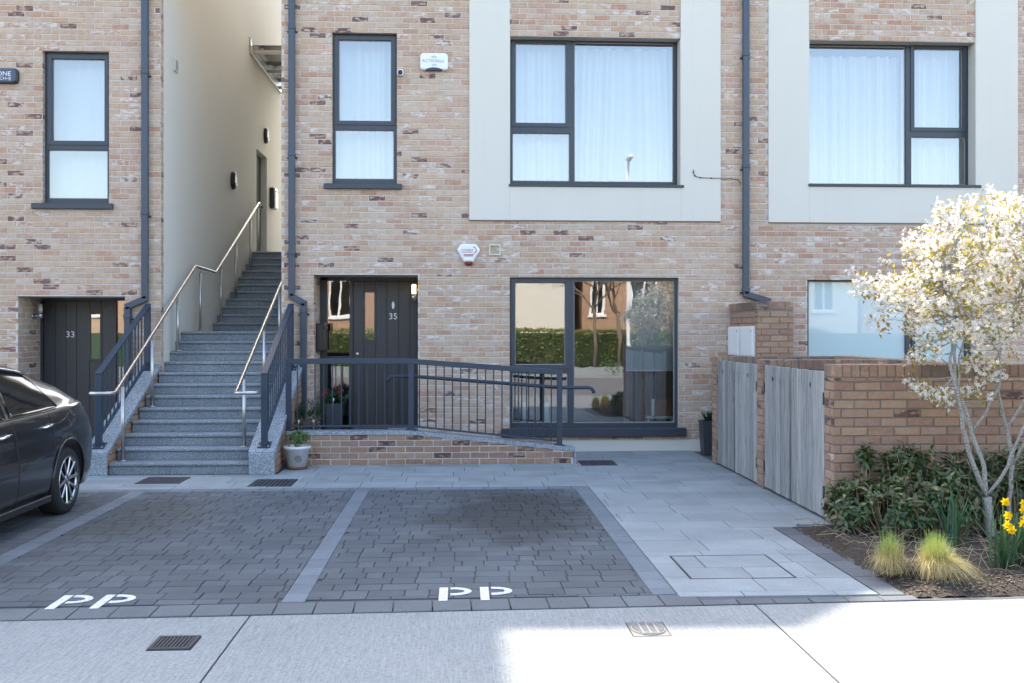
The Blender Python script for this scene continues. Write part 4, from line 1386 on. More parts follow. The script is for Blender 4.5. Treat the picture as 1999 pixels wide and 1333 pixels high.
# ================================================================ BIN STORE
def bin_wall(label, y0, y1, x0, x1, top, end=True):
    w = thing('bin_store_wall', label, 'wall', ((x0 + x1) / 2, y0, 0), 'brick walls of the bin store')
    MB().box(x0 + .008, x1 - .008, y0 + .008, y1 - .008, -.05, top - .008).build('core', 'mortar2', w)
    pc = Pieces(w, 'brick', 'brick2', 'more_bricks', .004, .0018)
    zs = top - .112
    brick_face(pc, (0, y0 + .008, 0), X_, NF, x0 + .003, x1 - .003, zs - 16 * CH, zs, proud=.008)
    brick_face(pc, (x0 + .008, 0, 0), Y_, -X_, y0 + .003, y1 - .003, zs - 16 * CH, zs, proud=.008, row0=1)
    pc.finish()
    so = Pieces(w, 'coping_brick', 'brick3', 'more_coping', .004, .002)
    n = int((x1 - x0) / CH)
    for k in range(n):
        x = x0 + CH * (k + .5)
        so.add(V(x, y0 + random.uniform(-.002, .002), zs + .058), X_, Z_, NF, CH - .012, .104, (y1 - y0) * .98)
    so.add(V(x0, (y0 + y1) / 2, zs + .058), Y_, Z_, -X_, y1 - y0 - .004, .104, .03)
    so.finish()
    cap = MB()
    for k in range(n):
        x = x0 + CH * (k + .5)
        cap.tone = random.random()
        cap.box(x - CH / 2 + .006, x + CH / 2 - .006, y0 + .003, y1 - .003, top - .02, top + random.uniform(-.002, .002), .004)
    cap.build('coping_tops', 'brick3', w, kind='stuff')
    return w
bin_wall('front brick wall of the bin store, behind the dark shrubs and the blossom tree', 8.405, 8.64, 3.2, 4.93, 1.39)
bin_wall('middle brick divider between the two pairs of timber gates', 10.426, 10.646, 3.2, 4.70, 1.375)
bin_wall('rear brick wall of the bin store, nearest the white meter boxes', 12.355, 12.57, 3.2, 4.93, 1.362)
w = thing('bin_store_wall', 'side brick wall closing the bin store on its right', 'wall', (4.8, 10.5, 0), 'brick walls of the bin store')
MB().box(4.71, 4.92, 8.645, 12.35, -.05, 1.37).build('side_panel', 'brick2', w)

def gate(ya, yb, hinge, label):
    g = thing('timber_gate', label, 'gate', (3.23, (ya + yb) / 2, .05), 'silvered timber gates of the bin store')
    n = 6
    wd = (yb - ya) / n
    rnd = random.Random(int(ya * 100))
    zt = 1.318
    for k in range(n):
        m = MB()
        m.tone = rnd.random()
        xo = 3.212 + rnd.uniform(-.004, .003)
        m.box(xo, xo + .02, ya + k * wd + .0025, ya + (k + 1) * wd - .0035, .032 + rnd.uniform(-.002, .002), zt + rnd.uniform(-.003, .003), .003)
        b = m.build('board', 'wood', g)
        q = MB()
        for z in (.17, 1.20):
            q.lathe([(.001, -.0005), (.006, -.002), (.001, -.0035)], (xo, ya + (k + .5) * wd + rnd.uniform(-.02, .02), z + rnd.uniform(-.01, .01)), 6, 'x')
        q.build('nails', 'iron', b, kind='stuff')
    for z in (.17, 1.20):
        MB().box(3.235, 3.27, ya + .01, yb - .01, z - .05, z + .05, .004).build('ledge', 'wood', g)
    y = ya + (yb - ya) * (.5 + (.14 if hinge > 0 else -.10))
    MB().prism([(.016 * math.cos(a), .026 * math.sin(a)) for a in [6.283 * k / 14 for k in range(14)]], (3.2115, y, 1.185), Y_, Z_, -X_, .004).build('finger_hole_disc', 'black', g)  # black disc, the shade inside the hole given as colour
    yh = ya + .012 if hinge < 0 else yb - .012
    for z in (.25, 1.08):
        MB().box(3.203, 3.212, yh - .012, yh + .012, z - .055, z + .055, .002).build('hinge', 'iron', g)
gate(8.66, 9.545, -1, 'weathered timber gate leaf nearest the dark shrubs')
gate(9.615, 10.41, 1, 'weathered timber gate leaf of the front pair, beside the middle brick pier')
gate(10.665, 11.53, -1, 'weathered timber gate leaf of the rear pair, beside the middle brick pier')
gate(11.61, 12.34, 1, 'narrow weathered timber gate leaf nearest the house')

mw = thing('meter_wall', 'brick meter housing with a soldier course against the house front', 'wall', (4.0, 12.6, 0))
MX, MY, MZ = 3.79, 12.585, 2.065
MB().box(MX + .008, 4.262, MY + .008, YF - .002, -.05, MZ - .01).build('core', 'mortar2', mw)
pc = Pieces(mw, 'brick', 'brick2', 'more_bricks', .004, .0018)
zs = MZ - .112
brick_face(pc, (0, MY + .008, 0), X_, NF, MX + .003, 4.267, 1.0, zs, proud=.008)
brick_face(pc, (MX + .008, 0, 0), Y_, -X_, MY + .003, YF - .03, 1.0, zs, proud=.008, row0=1)
pc.finish()
so = Pieces(mw, 'coping_brick', 'brick3', 'more_coping', .004, .002)
k = 0
while MY + CH * (k + .5) < YF - .03:
    so.add(V(MX - .002, MY + CH * (k + .5), zs + .058), Y_, Z_, -X_, CH - .012, .104, .05)
    k += 1
for a, b in ((MX, MX + .145), (MX + .145, MX + .37), (MX + .37, 4.268)):
    so.add(V((a + b) / 2, MY, zs + .058), X_, Z_, NF, b - a - .012, .104, .05)
so.finish()
MB().box(MX + .01, 4.26, MY + .01, YF - .01, MZ - .012, MZ - .004).build('top_bed', 'mortar2', mw)
for a, b, lab in ((13.33, 13.86, 'white meter box on the brick meter wall, nearer the house'), (12.67, 13.24, 'white meter box on the brick meter wall, nearer the gates')):
    t = thing('meter_box', lab, 'meter box', (MX, (a + b) / 2, 1.34), 'white meter boxes')
    MB().box(MX - .03, MX + .01, a, b, 1.345, 1.745, .006).build('frame', 'white', t)
    MB().box(MX - .040, MX - .031, a + .02, b - .02, 1.36, 1.725, .004).build('door', 'white', t)
    MB().box(MX - .043, MX - .0395, a + .045, a + .06, 1.67, 1.70, .001).build('lock', 'black', t)

# ================================================================ POTS AND PLANTERS
def leaf_cloud(mb, rnd, pts, size, shape=.45, curl=.2, up=.5):
    """small folded leaves; pts are (point, outward direction)"""
    for p, n in pts:
        L = size * rnd.uniform(.7, 1.3)
        d = (Vector(n) + V(rnd.uniform(-.6, .6), rnd.uniform(-.6, .6), rnd.uniform(-.3, .6) + up * .3)).normalized()
        s = d.cross(V(rnd.uniform(-1, 1), rnd.uniform(-1, 1), 1)).normalized()
        b = s.cross(d)
        w = L * shape / 2
        p = Vector(p)
        mb.tone = rnd.random()
        mb.add([p, p + d * L * .45 + s * w + b * L * .06, p + d * L - b * L * curl, p + d * L * .45 - s * w + b * L * .06, p + d * L * .5 - b * L * .04],
               [(0, 1, 4), (1, 2, 4), (2, 3, 4), (3, 0, 4)], True)
def blob(rnd, c, r, n, flat=1.0, inner=.55):
    out = []
    for _ in range(n):
        v = V(rnd.gauss(0, 1), rnd.gauss(0, 1), rnd.gauss(0, 1)).normalized()
        k = rnd.uniform(inner, 1) * rnd.uniform(.85, 1.1)
        out.append((V(c[0] + v.x * r[0] * k, c[1] + v.y * r[1] * k, c[2] + v.z * r[2] * k), v))
    return out
rnd = random.Random(21)
t = thing('potted_shrub', 'white round pot with a crest and a small green shrub before the ramp wall', 'plant pot', (-2.0, 12.28, 0))
px, py = -2.0, 12.28
MB().lathe([(.001, 0), (.118, 0), (.132, .03), (.126, .032), (.001, .02)], (px, py, 0), 30).build('saucer', 'terra', t)
MB().lathe([(.001, .022), (.112, .022), (.150, .245), (.164, .247), (.166, .275), (.158, .282), (.146, .280), (.140, .25), (.001, .25)], (px, py, 0), 36).build('pot', 'pot', t)
cr = MB()
ang = R(-72)
for r_ in (.030, .040):
    cr.tube([(px + .035 + r_ * math.cos(a) * .95, py - .1365 + .0012 * 0 - .166 * (r_ * math.sin(a)) , .135 + r_ * math.sin(a)) for a in [6.283 * k / 24 for k in range(24)]], .0018, 5, closed=True)
for q in ((-.012, .0), (.012, 0)):
    cr.tube([(px + .035 + q[0], py - .1365 + .003, .118), (px + .035 + q[0] * .5, py - .141, .137), (px + .035 - q[0] * .6, py - .1425, .150)], .002, 5)
cr.build('crest', 'inkd', t)
MB().lathe([(.001, .245), (.138, .252), (.001, .262)], (px, py, 0), 20).build('compost', 'soil', t)
m = MB()
for k in range(14):
    a, r_ = rnd.uniform(0, 6.28), rnd.uniform(.02, .13)
    m.tube([(px + .3 * r_ * math.cos(a), py + .3 * r_ * math.sin(a), .25), (px + r_ * math.cos(a), py + r_ * math.sin(a), .25 + rnd.uniform(.08, .20))], .003, 4)
m.build('stems', 'straw', t)
m = MB()
pts = []
for k in range(24):
    a, r_ = rnd.uniform(0, 6.28), rnd.uniform(.0, .13)
    pts += blob(rnd, (px + r_ * math.cos(a), py + r_ * math.sin(a), .31 + rnd.uniform(-.01, .14 - r_ * .5)), (.042, .042, .04), 34, inner=.2)
leaf_cloud(m, rnd, pts, .026, .62)
m.build('foliage', 'bush', t, kind='stuff')

t = thing('tall_planter', 'tall charcoal planter with pink flowers beside door 35', 'planter', (-1.77, 14.12, .27), 'charcoal planters')
px, py = -1.775, 14.12
def square_pot(t, px, py, z0, z1, a, b):
    m = MB()
    for z, w in ((z0, a), (z1, b), (z1, b - .02), (z1 - .05, b - .025)):
        m.v += [(px + sx * w, py + sy * w, z) for sx, sy in ((-1, -1), (1, -1), (1, 1), (-1, 1))]
        m.t += [.5] * 4
    for k in range(3):
        for i in range(4):
            m.f.append((k * 4 + i, k * 4 + (i + 1) % 4, k * 4 + 4 + (i + 1) % 4, k * 4 + 4 + i))
    m.f += [(3, 2, 1, 0), (12, 13, 14, 15)]
    m.sm += [False] * len(m.f)
    m.mi += [0] * len(m.f)
    m.build('pot', 'planter', t)
square_pot(t, px, py, .272, .672, .095, .118)
m = MB()
pts = []
for k in range(16):
    pts += blob(rnd, (px + rnd.uniform(-.1, .12), py + rnd.uniform(-.1, .1), .70 + rnd.uniform(-.02, .15)), (.05, .05, .05), 34, inner=.1)
leaf_cloud(m, rnd, pts, .045, .5)
m.build('foliage', 'bushd', t, kind='stuff')
for q in ((-.125, -.08, .80), (-.11, -.11, .83), (.07, -.10, .83), (.10, -.08, .86), (.09, -.12, .80), (.02, -.05, .9)):
    m = MB()
    pts = blob(rnd, (px + q[0], py + q[1], q[2]), (.018, .018, .018), 16, inner=.2)
    leaf_cloud(m, rnd, pts, .026, .8)
    m.build('flower', 'pink', t)
t = thing('bushy_planter', 'low dark pot with a green bush and dry stems on the landing by the downpipe', 'planter', (-2.03, 13.38, .27), 'charcoal planters')
px, py = -2.03, 13.38
square_pot(t, px, py, .272, .44, .10, .13)
m = MB()
pts = []
for k in range(34):
    pts += blob(rnd, (px + rnd.uniform(-.17, .17), py + rnd.uniform(-.13, .13), .60 + rnd.uniform(-.06, .10)), (.06, .06, .07), 34, inner=.1)
leaf_cloud(m, rnd, pts, .036, .3, up=1.4)
m.build('foliage', 'bushd', t, kind='stuff')
m = MB()
for k in range(110):
    a = rnd.uniform(0, 6.28)
    p = V(px + rnd.uniform(-.1, .1), py + rnd.uniform(-.1, .05), .42)
    q = p + V(rnd.uniform(-.13, .13), rnd.uniform(-.14, .02), rnd.uniform(-.06, .12))
    m.tone = rnd.random()
    m.tube([p, (p + q) / 2 + V(rnd.uniform(-.03, .03), 0, .05), q], .0028, 4, caps=False)
m.build('dry_stems', 'straw', t, kind='stuff')
t = thing('tall_planter', 'charcoal planter with a spiky green plant by the rear bin store pier', 'planter', (3.40, 13.48, 0), 'charcoal planters')
px, py = 3.40, 13.48
square_pot(t, px, py, .0, .46, .10, .125)
m = MB()
for k in range(130):
    a, l = rnd.uniform(0, 6.28), rnd.uniform(.10, .24)
    b = V(px + rnd.uniform(-.05, .05), py + rnd.uniform(-.05, .05), .43)
    d = V(math.cos(a), math.sin(a), rnd.uniform(.9, 2.4)).normalized()
    s = d.cross(Z_).normalized() * .006
    m.tone = rnd.random()
    m.add([b - s, b + s, b + d * l * .6 + s * .7, b + d * l + V(d.x, d.y, 0) * .03, b + d * l * .6 - s * .7], [(0, 1, 2, 4), (4, 2, 3)], True)
m.build('spiky_leaves', 'bushd', t, kind='stuff')
for x, y, z, lab in ((-2.13, 13.18, .47, 'small white solar light at the outer side of the low pot'), (-1.93, 13.18, .47, 'small white solar light at the inner side of the low pot'), (-1.78, 13.98, .70, 'small white solar light stuck in the tall flower planter')):
    t = thing('solar_light', lab, 'garden light', (x, y, z - .1), 'solar garden lights')
    MB().tube([(x, y, z - .12), (x, y, z)], .004, 6).build('stake', 'galv', t)
    MB().lathe([(.001, z), (.010, z), (.018, z + .03), (.018, z + .045), (.001, z + .05)], (x, y, 0), 12).build('lamp_head', 'white', t)

# ================================================================ THE CAR (dark saloon, backed into the left bay)
CX = -4.505
car = thing('parked_car', 'dark grey saloon car backed into the left bay by the steps', 'car', (CX, 8.1, 0))
def tab(rows):
    rows = sorted(rows)
    def fn(y):
        if y <= rows[0][0]:
            return rows[0][1]
        for (a, p), (b, q) in zip(rows, rows[1:]):
            if y <= b:
                s = (y - a) / (b - a)
                return p + (q - p) * s
        return rows[-1][1]
    def sm(y):
        return sum(fn(y + d) * w for d, w in ((-.06, .25), (0, .5), (.06, .25)))
    return sm
topz = tab([(5.80, .66), (5.86, .76), (6.0, .86), (6.3, .94), (6.6, 1.0), (6.9, 1.12), (7.25, 1.30), (7.65, 1.41), (8.1, 1.445), (8.6, 1.43), (9.0, 1.38), (9.4, 1.28), (9.75, 1.155), (9.98, 1.06), (10.12, 1.025), (10.24, 1.015), (10.31, .98), (10.36, .88), (10.40, .70)])
beltz = tab([(5.80, .62), (6.0, .80), (6.5, .90), (7.0, .925), (8.0, .935), (9.0, .95), (9.6, .975), (10.0, .985), (10.2, .97), (10.32, .90), (10.40, .66)])
botz = tab([(5.80, .30), (5.95, .20), (6.3, .17), (10.0, .18), (10.2, .24), (10.34, .32), (10.40, .40)])
wmid = tab([(5.80, .52), (5.88, .68), (6.05, .80), (6.4, .885), (7.0, .90), (9.5, .905), (9.85, .895), (10.05, .865), (10.2, .80), (10.31, .69), (10.40, .50)])
wbelt = tab([(5.80, .48), (6.05, .72), (6.5, .80), (7.0, .825), (8.0, .835), (9.0, .83), (9.6, .815), (10.0, .765), (10.2, .69), (10.32, .58), (10.40, .44)])
wroof = tab([(5.8, .40), (6.5, .62), (6.9, .62), (7.4, .575), (8.1, .57), (9.0, .56), (9.5, .57), (9.9, .60), (10.1, .60), (10.3, .50), (10.4, .38)])
def sect(y):
    zb, zt, zl = botz(y), topz(y), beltz(y)
    wm, wb, wr = wmid(y), wbelt(y), wroof(y)
    zt = max(zt, zl + .025)
    hgt = zt - zl
    f = min(1, hgt / .3)
    wr = wr * f + (wb - .10) * (1 - f)
    h = zl - zb
    p = [(0, zb), (wm - .16, zb), (wm - .05, zb + .03), (wm - .018, zb + .13 * h / .75), (wm - .004, zb + .30 * h), (wm, zb + .47 * h), (wm - .004, zb + .62 * h), (wm - .030, zb + .75 * h),
         (wm - .022, zb + .80 * h), (wb + .012, zl - .035), (wb, zl), (wb - .022, zl + .012)]
    for s in (.25, .5, .75, 1):
        x = (wb - .022) + (wr - wb + .022) * s + .020 * math.sin(s * math.pi) * f
        p.append((x, zl + .012 + (hgt * .90 - .012) * s))
    p += [(wr - .045, zl + hgt * .955), (wr - .16, zl + hgt * .985), (wr * .4, zl + hgt * .998), (0, zt)]
    return p
NP = len(sect(8))
ys = [5.80, 5.83, 5.87, 5.93, 6.0] + [6.1 + .1 * k for k in range(38)] + [9.85, 9.92, 9.98, 10.04, 10.10, 10.15, 10.20, 10.24, 10.28, 10.31, 10.335, 10.36, 10.38, 10.40]
ys = sorted(set(round(y, 3) for y in ys))
m = MB()
m.smooth = True
ring = 2 * NP - 2
for y in ys:
    s = sect(y)
    for x, z in s:
        m.v.append((CX + x, y, z))
    for x, z in reversed(s[1:-1]):
        m.v.append((CX - x, y, z))
m.t = [.5] * len(m.v)
for i in range(len(ys) - 1):
    for k in range(ring):
        m.f.append((i * ring + k, i * ring + (k + 1) % ring, (i + 1) * ring + (k + 1) % ring, (i + 1) * ring + k))
m.f.append(tuple(reversed(range(ring))))
m.f.append(tuple((len(ys) - 1) * ring + k for k in range(ring)))
m.f = [tuple(reversed(f)) for f in m.f]
m.sm, m.mi = [True] * (len(m.f) - 2) + [False, False], [0] * len(m.f)
body = m.build('body', 'paint', car)
WY, WR, WZ = (9.38, 6.72), .312, .305
cut = MB()
for y in WY:
    for sx in (-1, 1):
        n = 40
        x0, x1 = CX + sx * .60, CX + sx * 1.1
        cut.lathe([(.001, min(x0, x1)), (.368, min(x0, x1)), (.368, max(x0, x1)), (.001, max(x0, x1))], (0, y, WZ + .01), n, 'x')
cu = cut.build('cut', 'black', car)
md = body.modifiers.new('b', 'BOOLEAN')
md.operation, md.object, md.solver = 'DIFFERENCE', cu, 'EXACT'
dg = bpy.context.evaluated_depsgraph_get()
dg.update()
me = bpy.data.meshes.new_from_object(body.evaluated_get(dg))
body.modifiers.clear()
if len(me.polygons) > 500:
    body.data = me
bpy.data.objects.remove(cu)
def side_x(y, z, sgn=1):
    s = sect(y)
    for (x0, z0), (x1, z1) in zip(s[2:], s[3:]):
        if z0 <= z <= z1:
            return CX + sgn * (x0 + (x1 - x0) * (z - z0) / max(1e-6, z1 - z0))
    return CX + sgn * s[-4][0]
def skin_patch(name, mat, y0, y1, za, zb, off, ny=18, nz=8, sgn=1):
    """a panel that follows the body side, standing off it; za, zb give its lower and upper edge"""
    q = MB()
    q.smooth = True
    for o in (off, -.004):
        for i in range(ny + 1):
            y = y0 + (y1 - y0) * i / ny
            for k in range(nz + 1):
                z = za(y) + (zb(y) - za(y)) * k / nz
                q.v.append((side_x(y, z, sgn) + sgn * o, y, z))
    q.t = [.5] * len(q.v)
    n1, N = nz + 1, (ny + 1) * (nz + 1)
    F = []
    for i in range(ny):
        for k in range(nz):
            a = i * n1 + k
            F += [(a, a + 1, a + n1 + 1, a + n1), (N + a, N + a + n1, N + a + n1 + 1, N + a + 1)]
    edge = [i * n1 for i in range(ny + 1)] + [ny * n1 + k for k in range(1, n1)] + [i * n1 + nz for i in range(ny - 1, -1, -1)] + [k for k in range(nz - 1, 0, -1)]
    for a, b in zip(edge, edge[1:] + edge[:1]):
        F.append((a, N + a, N + b, b))
    q.f, q.sm, q.mi = [tuple(reversed(f)) if sgn > 0 else f for f in F], [True] * len(F), [0] * len(F)
    return q.build(name, mat, car)
for sgn in (1, -1):
    zlo = lambda y: beltz(y) + .022
    zhi = lambda y: max(beltz(y) + .05, beltz(y) + (topz(y) - beltz(y)) * .84)
    w1 = skin_patch('side_window', 'carglass', 8.36, 9.36, zlo, lambda y: zhi(y) if y < 9.12 else zhi(9.12) + (zlo(9.36) + .02 - zhi(9.12)) * (y - 9.12) / .24, .004, sgn=sgn)
    w2 = skin_patch('side_window', 'carglass', 7.12, 8.30, zlo, zhi, .004, sgn=sgn)
    tr = MB()
    tr.smooth = True
    P1 = []
    for k in range(26):
        y = 7.15 + (9.14 - 7.15) * k / 25
        z = beltz(y) + (topz(y) - beltz(y)) * .865
        P1.append((side_x(y, z, sgn) + sgn * .006, y, z))
    tr.tube(P1, .0115, 8)
    tr.build('roof_trim', 'chrome', car)
    belt = MB().tube([(side_x(y, beltz(y) + .010, sgn) + sgn * .004, y, beltz(y) + .010) for y in [7.1 + .1 * k for k in range(23)]], .006, 6)
    belt.build('belt_trim', 'black', car)
    for y, z0, z1 in ((8.33, .22, .93), (9.06, .66, .94), (7.10, .25, .92)):
        q = MB().tube([(side_x(y + d, z, sgn) + sgn * .0005, y + d, z) for z, d in [(z0 + (z1 - z0) * k / 10, .03 * math.sin(k / 10 * 3.1) * (y > 9)) for k in range(11)]], .0035, 5, caps=False)
        q.build('door_seam', 'black', car)
    for y, z in ((8.955, .845), (8.12, .835)):
        x = side_x(y, z, sgn)
        h = MB().tube([(x - sgn * .01, y - .095, z - .012), (x + sgn * .028, y - .075, z - .008), (x + sgn * .032, y, z), (x + sgn * .028, y + .075, z + .006), (x - sgn * .01, y + .095, z + .008)], [.008, .013, .013, .013, .008], 8)
        h.build('door_handle', 'chrome' if sgn > 0 else 'paint', car)
    skin_patch('tail_lamp', 'tail', 10.04, 10.335, lambda y: .79 + .05 * (10.33 - y), lambda y: .935 - .08 * (10.335 - y), .007, 8, 4, sgn=sgn)
    skin_patch('headlight', 'galv', 5.86, 6.12, lambda y: .60 + .1 * (y - 5.86), lambda y: .70 + .3 * (y - 5.86), .006, 8, 4, sgn=sgn)
    q = MB().bar((CX + sgn * .885, 7.1, .205), (CX + sgn * .885, 8.98, .205), .03, .06, c=.008)
    q.build('sill_trim', 'black', car)
    for y in WY:                          # rounded lips of the wheel arches
        q = MB()
        pts = []
        for k in range(25):
            a = R(-12 + 204 * k / 24)
            yy, zz = y + .372 * math.cos(a), WZ + .01 + .372 * math.sin(a)
            pts.append((side_x(yy, max(zz, botz(yy) + .03), sgn) + sgn * .002, yy, zz))
        q.tube(pts, .010, 6)
        q.build('arch_lip', 'paint', car)
    # mirror
    q = MB()
    q.obox((CX + sgn * 1.0, 7.08, 1.0), X_, Y_, Z_, .19, .10, .12, .03)
    q.build('mirror', 'paint', car)
    for y in WY:
        xo = CX + sgn * .892
        s = -sgn
        w = MB()
        prof = [(.215, .0), (.245, -.004), (.285, .004), (.304, .022), (.312, .05), (.312, .16), (.304, .19), (.285, .205), (.215, .20)]
        w.lathe([(r, s * h) for r, h in prof] if s > 0 else [(r, s * h) for r, h in prof], (xo, y, WZ), 48, 'x')
        wh = w.build('tyre', 'rubber', car)
        d = MB().lathe([(.216, s * .002), (.216, s * .15), (.09, s * .15), (.001, s * .148)], (xo, y, WZ), 40, 'x').build('rim_barrel', 'alloyd', wh)
        MB().lathe([(.212, s * -.003), (.222, s * -.006), (.226, s * .004), (.212, s * .012), (.206, s * .02)], (xo, y, WZ), 48, 'x').build('rim', 'alloy', wh)
        sp = MB()
        for k in range(5):
            for da in (-11, 11):
                a = R(90 + 8 + 72 * k + da)
                a2 = R(90 + 8 + 72 * k + da * 1.75)
                p0 = V(xo + s * .020, y + .045 * math.cos(a), WZ + .045 * math.sin(a))
                p1 = V(xo + s * .006, y + .214 * math.cos(a2), WZ + .214 * math.sin(a2))
                sp.bar(p0, p1, .030, .022, (1, 0, 0), .006)
        sp.build('spokes', 'alloy', wh)
        MB().lathe([(.001, s * .004), (.030, s * .006), (.055, s * .014), (.058, s * .03), (.001, s * .03)], (xo, y, WZ), 24, 'x').build('hub', 'alloy', wh)
        nt = MB()
        for k in range(5):
            a = R(54 + 72 * k)
            nt.lathe([(.001, s * .006), (.008, s * .008), (.008, s * .02), (.001, s * .02)], (xo, y + .038 * math.cos(a), WZ + .038 * math.sin(a)), 8, 'x')
        nt.build('wheel_nuts', 'alloyd', wh, kind='stuff')
# windscreen and rear screen
for name, ya, yb in (('rear_window', 9.30, 9.92), ('windscreen', 6.72, 7.48)):
    q = MB()
    q.smooth = True
    n, k2 = 10, 12
    for i in range(n + 1):
        y = ya + (yb - ya) * i / n
        s = sect(y)
        for k in range(k2 + 1):
            f = -1 + 2 * k / k2
            xw = s[-4][0] - .02
            x = f * xw
            xs_ = [p for p in s[-4:]]
            z = None
            for (xa, zaa), (xb, zbb) in zip(xs_, xs_[1:]):
                if xb <= abs(x) <= xa + 1e-6:
                    z = zaa + (zbb - zaa) * (xa - abs(x)) / max(1e-6, xa - xb)
            q.v.append((CX + x, y, (z if z is not None else s[-1][1]) + .004))
    q.t = [.5] * len(q.v)
    for i in range(n):
        for k in range(k2):
            a = i * (k2 + 1) + k
            q.f.append((a, a + 1, a + k2 + 2, a + k2 + 1))
    q.sm, q.mi = [True] * len(q.f), [0] * len(q.f)
    q.build(name, 'carglass', car)
MB().box(CX - .26, CX + .26, 10.395, 10.408, .62, .73, .003).build('number_plate', 'white', car)

# ================================================================ PLANTS IN THE BED
rnd = random.Random(33)
# ---- blossom tree (several stems)
tree = thing('blossom_tree', 'multi stemmed tree full of white blossom and bronze leaves in the planting bed', 'tree', (4.2, 7.7, 0))
def limb(pts, r0, r1, name='trunk', n=9):
    P = [Vector(p) for p in pts]
    out = []
    for i in range(len(P) - 1):
        for k in range(3):
            s = k / 3
            p = P[i].lerp(P[i + 1], s)
            out.append(p + V(rnd.uniform(-1, 1), rnd.uniform(-1, 1), 0) * .006)
    out.append(P[-1])
    m = len(out)
    r0, r1 = r0 * .58, r1 * .75
    MB().tube(out, [r0 + (r1 - r0) * i / (m - 1) for i in range(m)], n).build(name, 'bark', tree)
    return out
sk = []
sk += limb([(4.19, 7.68, -.02), (4.175, 7.69, .18), (4.165, 7.70, .36)], .058, .050)
sk += limb([(4.165, 7.70, .36), (4.06, 7.66, .56), (3.97, 7.64, .78), (3.93, 7.63, .98), (3.90, 7.62, 1.14), (3.83, 7.62, 1.40), (3.84, 7.6, 1.6), (3.74, 7.55, 1.9), (3.72, 7.5, 2.15)], .034, .010)
sk += limb([(4.165, 7.70, .36), (4.15, 7.72, .60), (4.08, 7.76, .84), (4.04, 7.78, 1.05), (3.96, 7.8, 1.25), (3.98, 7.85, 1.5), (4.05, 7.9, 1.8), (4.0, 7.95, 2.2), (4.08, 8.0, 2.5)], .032, .008)
sk += limb([(4.14, 7.74, .66), (4.12, 7.85, .88), (4.06, 7.95, 1.1), (4.15, 8.1, 1.45), (4.3, 8.15, 1.9), (4.35, 8.1, 2.4)], .022, .006)
sk += limb([(4.08, 7.77, .86), (4.16, 7.70, 1.04), (4.24, 7.64, 1.25), (4.22, 7.6, 1.5), (4.05, 7.55, 1.7), (3.78, 7.5, 1.95), (3.62, 7.48, 2.2)], .020, .005)
sk += limb([(4.17, 7.69, .38), (4.27, 7.64, .55), (4.34, 7.60, .76), (4.42, 7.56, 1.0), (4.46, 7.5, 1.35), (4.4, 7.45, 1.7), (4.45, 7.4, 2.15), (4.42, 7.4, 2.5)], .024, .007)
sk += limb([(4.46, 7.90, -.02), (4.45, 7.88, .3), (4.47, 7.86, .62), (4.40, 7.84, .90), (4.32, 7.8, 1.15), (4.26, 7.75, 1.42), (4.4, 7.7, 1.8), (4.5, 7.7, 2.2)], .036, .008)
sk += limb([(4.41, 7.84, .88), (4.54, 7.85, 1.08), (4.7, 7.9, 1.3), (4.85, 7.95, 1.7), (4.95, 8.0, 2.1)], .022, .006)
sk += limb([(4.47, 7.86, .60), (4.6, 7.8, .9), (4.78, 7.7, 1.2), (4.95, 7.6, 1.6), (5.0, 7.6, 2.2)], .022, .006)
sk = [p for p in sk if p.z > .95]
lobes = [(3.42, 1.98, .15), (3.52, 2.06, .17), (3.56, 1.84, .17), (3.70, 2.18, .20), (3.74, 1.93, .24), (3.78, 1.66, .17), (3.80, 2.40, .14), (3.92, 2.48, .17), (4.05, 2.22, .26), (4.05, 1.92, .30), (4.10, 2.60, .13), (3.98, 1.66, .17),
         (4.36, 2.60, .15), (4.52, 2.58, .15), (4.40, 2.20, .26), (4.42, 1.85, .30), (4.78, 2.28, .26), (4.82, 1.90, .30), (4.74, 1.58, .18), (5.05, 2.1, .24), (5.1, 1.75, .24), (3.72, 1.22, .08), (3.86, 1.16, .10), (4.06, 1.18, .08), (4.74, 1.20, .12), (4.2, 1.36, .14), (3.62, 2.32, .07), (3.90, 2.60, .05), (4.24, 2.70, .05), (4.46, 2.72, .05), (3.70, 1.50, .10)]
fl, lv, tg = MB(), MB(), MB()
def star(c, d, r):
    """a five-petalled flower"""
    d = d.normalized()
    a = d.cross(V(.3, .5, .8)).normalized()
    b = d.cross(a)
    p0 = rnd.uniform(0, 6.28)
    for k in range(5):
        t = p0 + 6.283 * k / 5
        u = a * math.cos(t) + b * math.sin(t)
        w = d.cross(u)
        fl.add([c, c + u * r * .6 + w * r * .24 + d * r * .12, c + u * r + d * r * .02, c + u * r * .6 - w * r * .24 + d * r * .12], [(0, 1, 2, 3)], False)
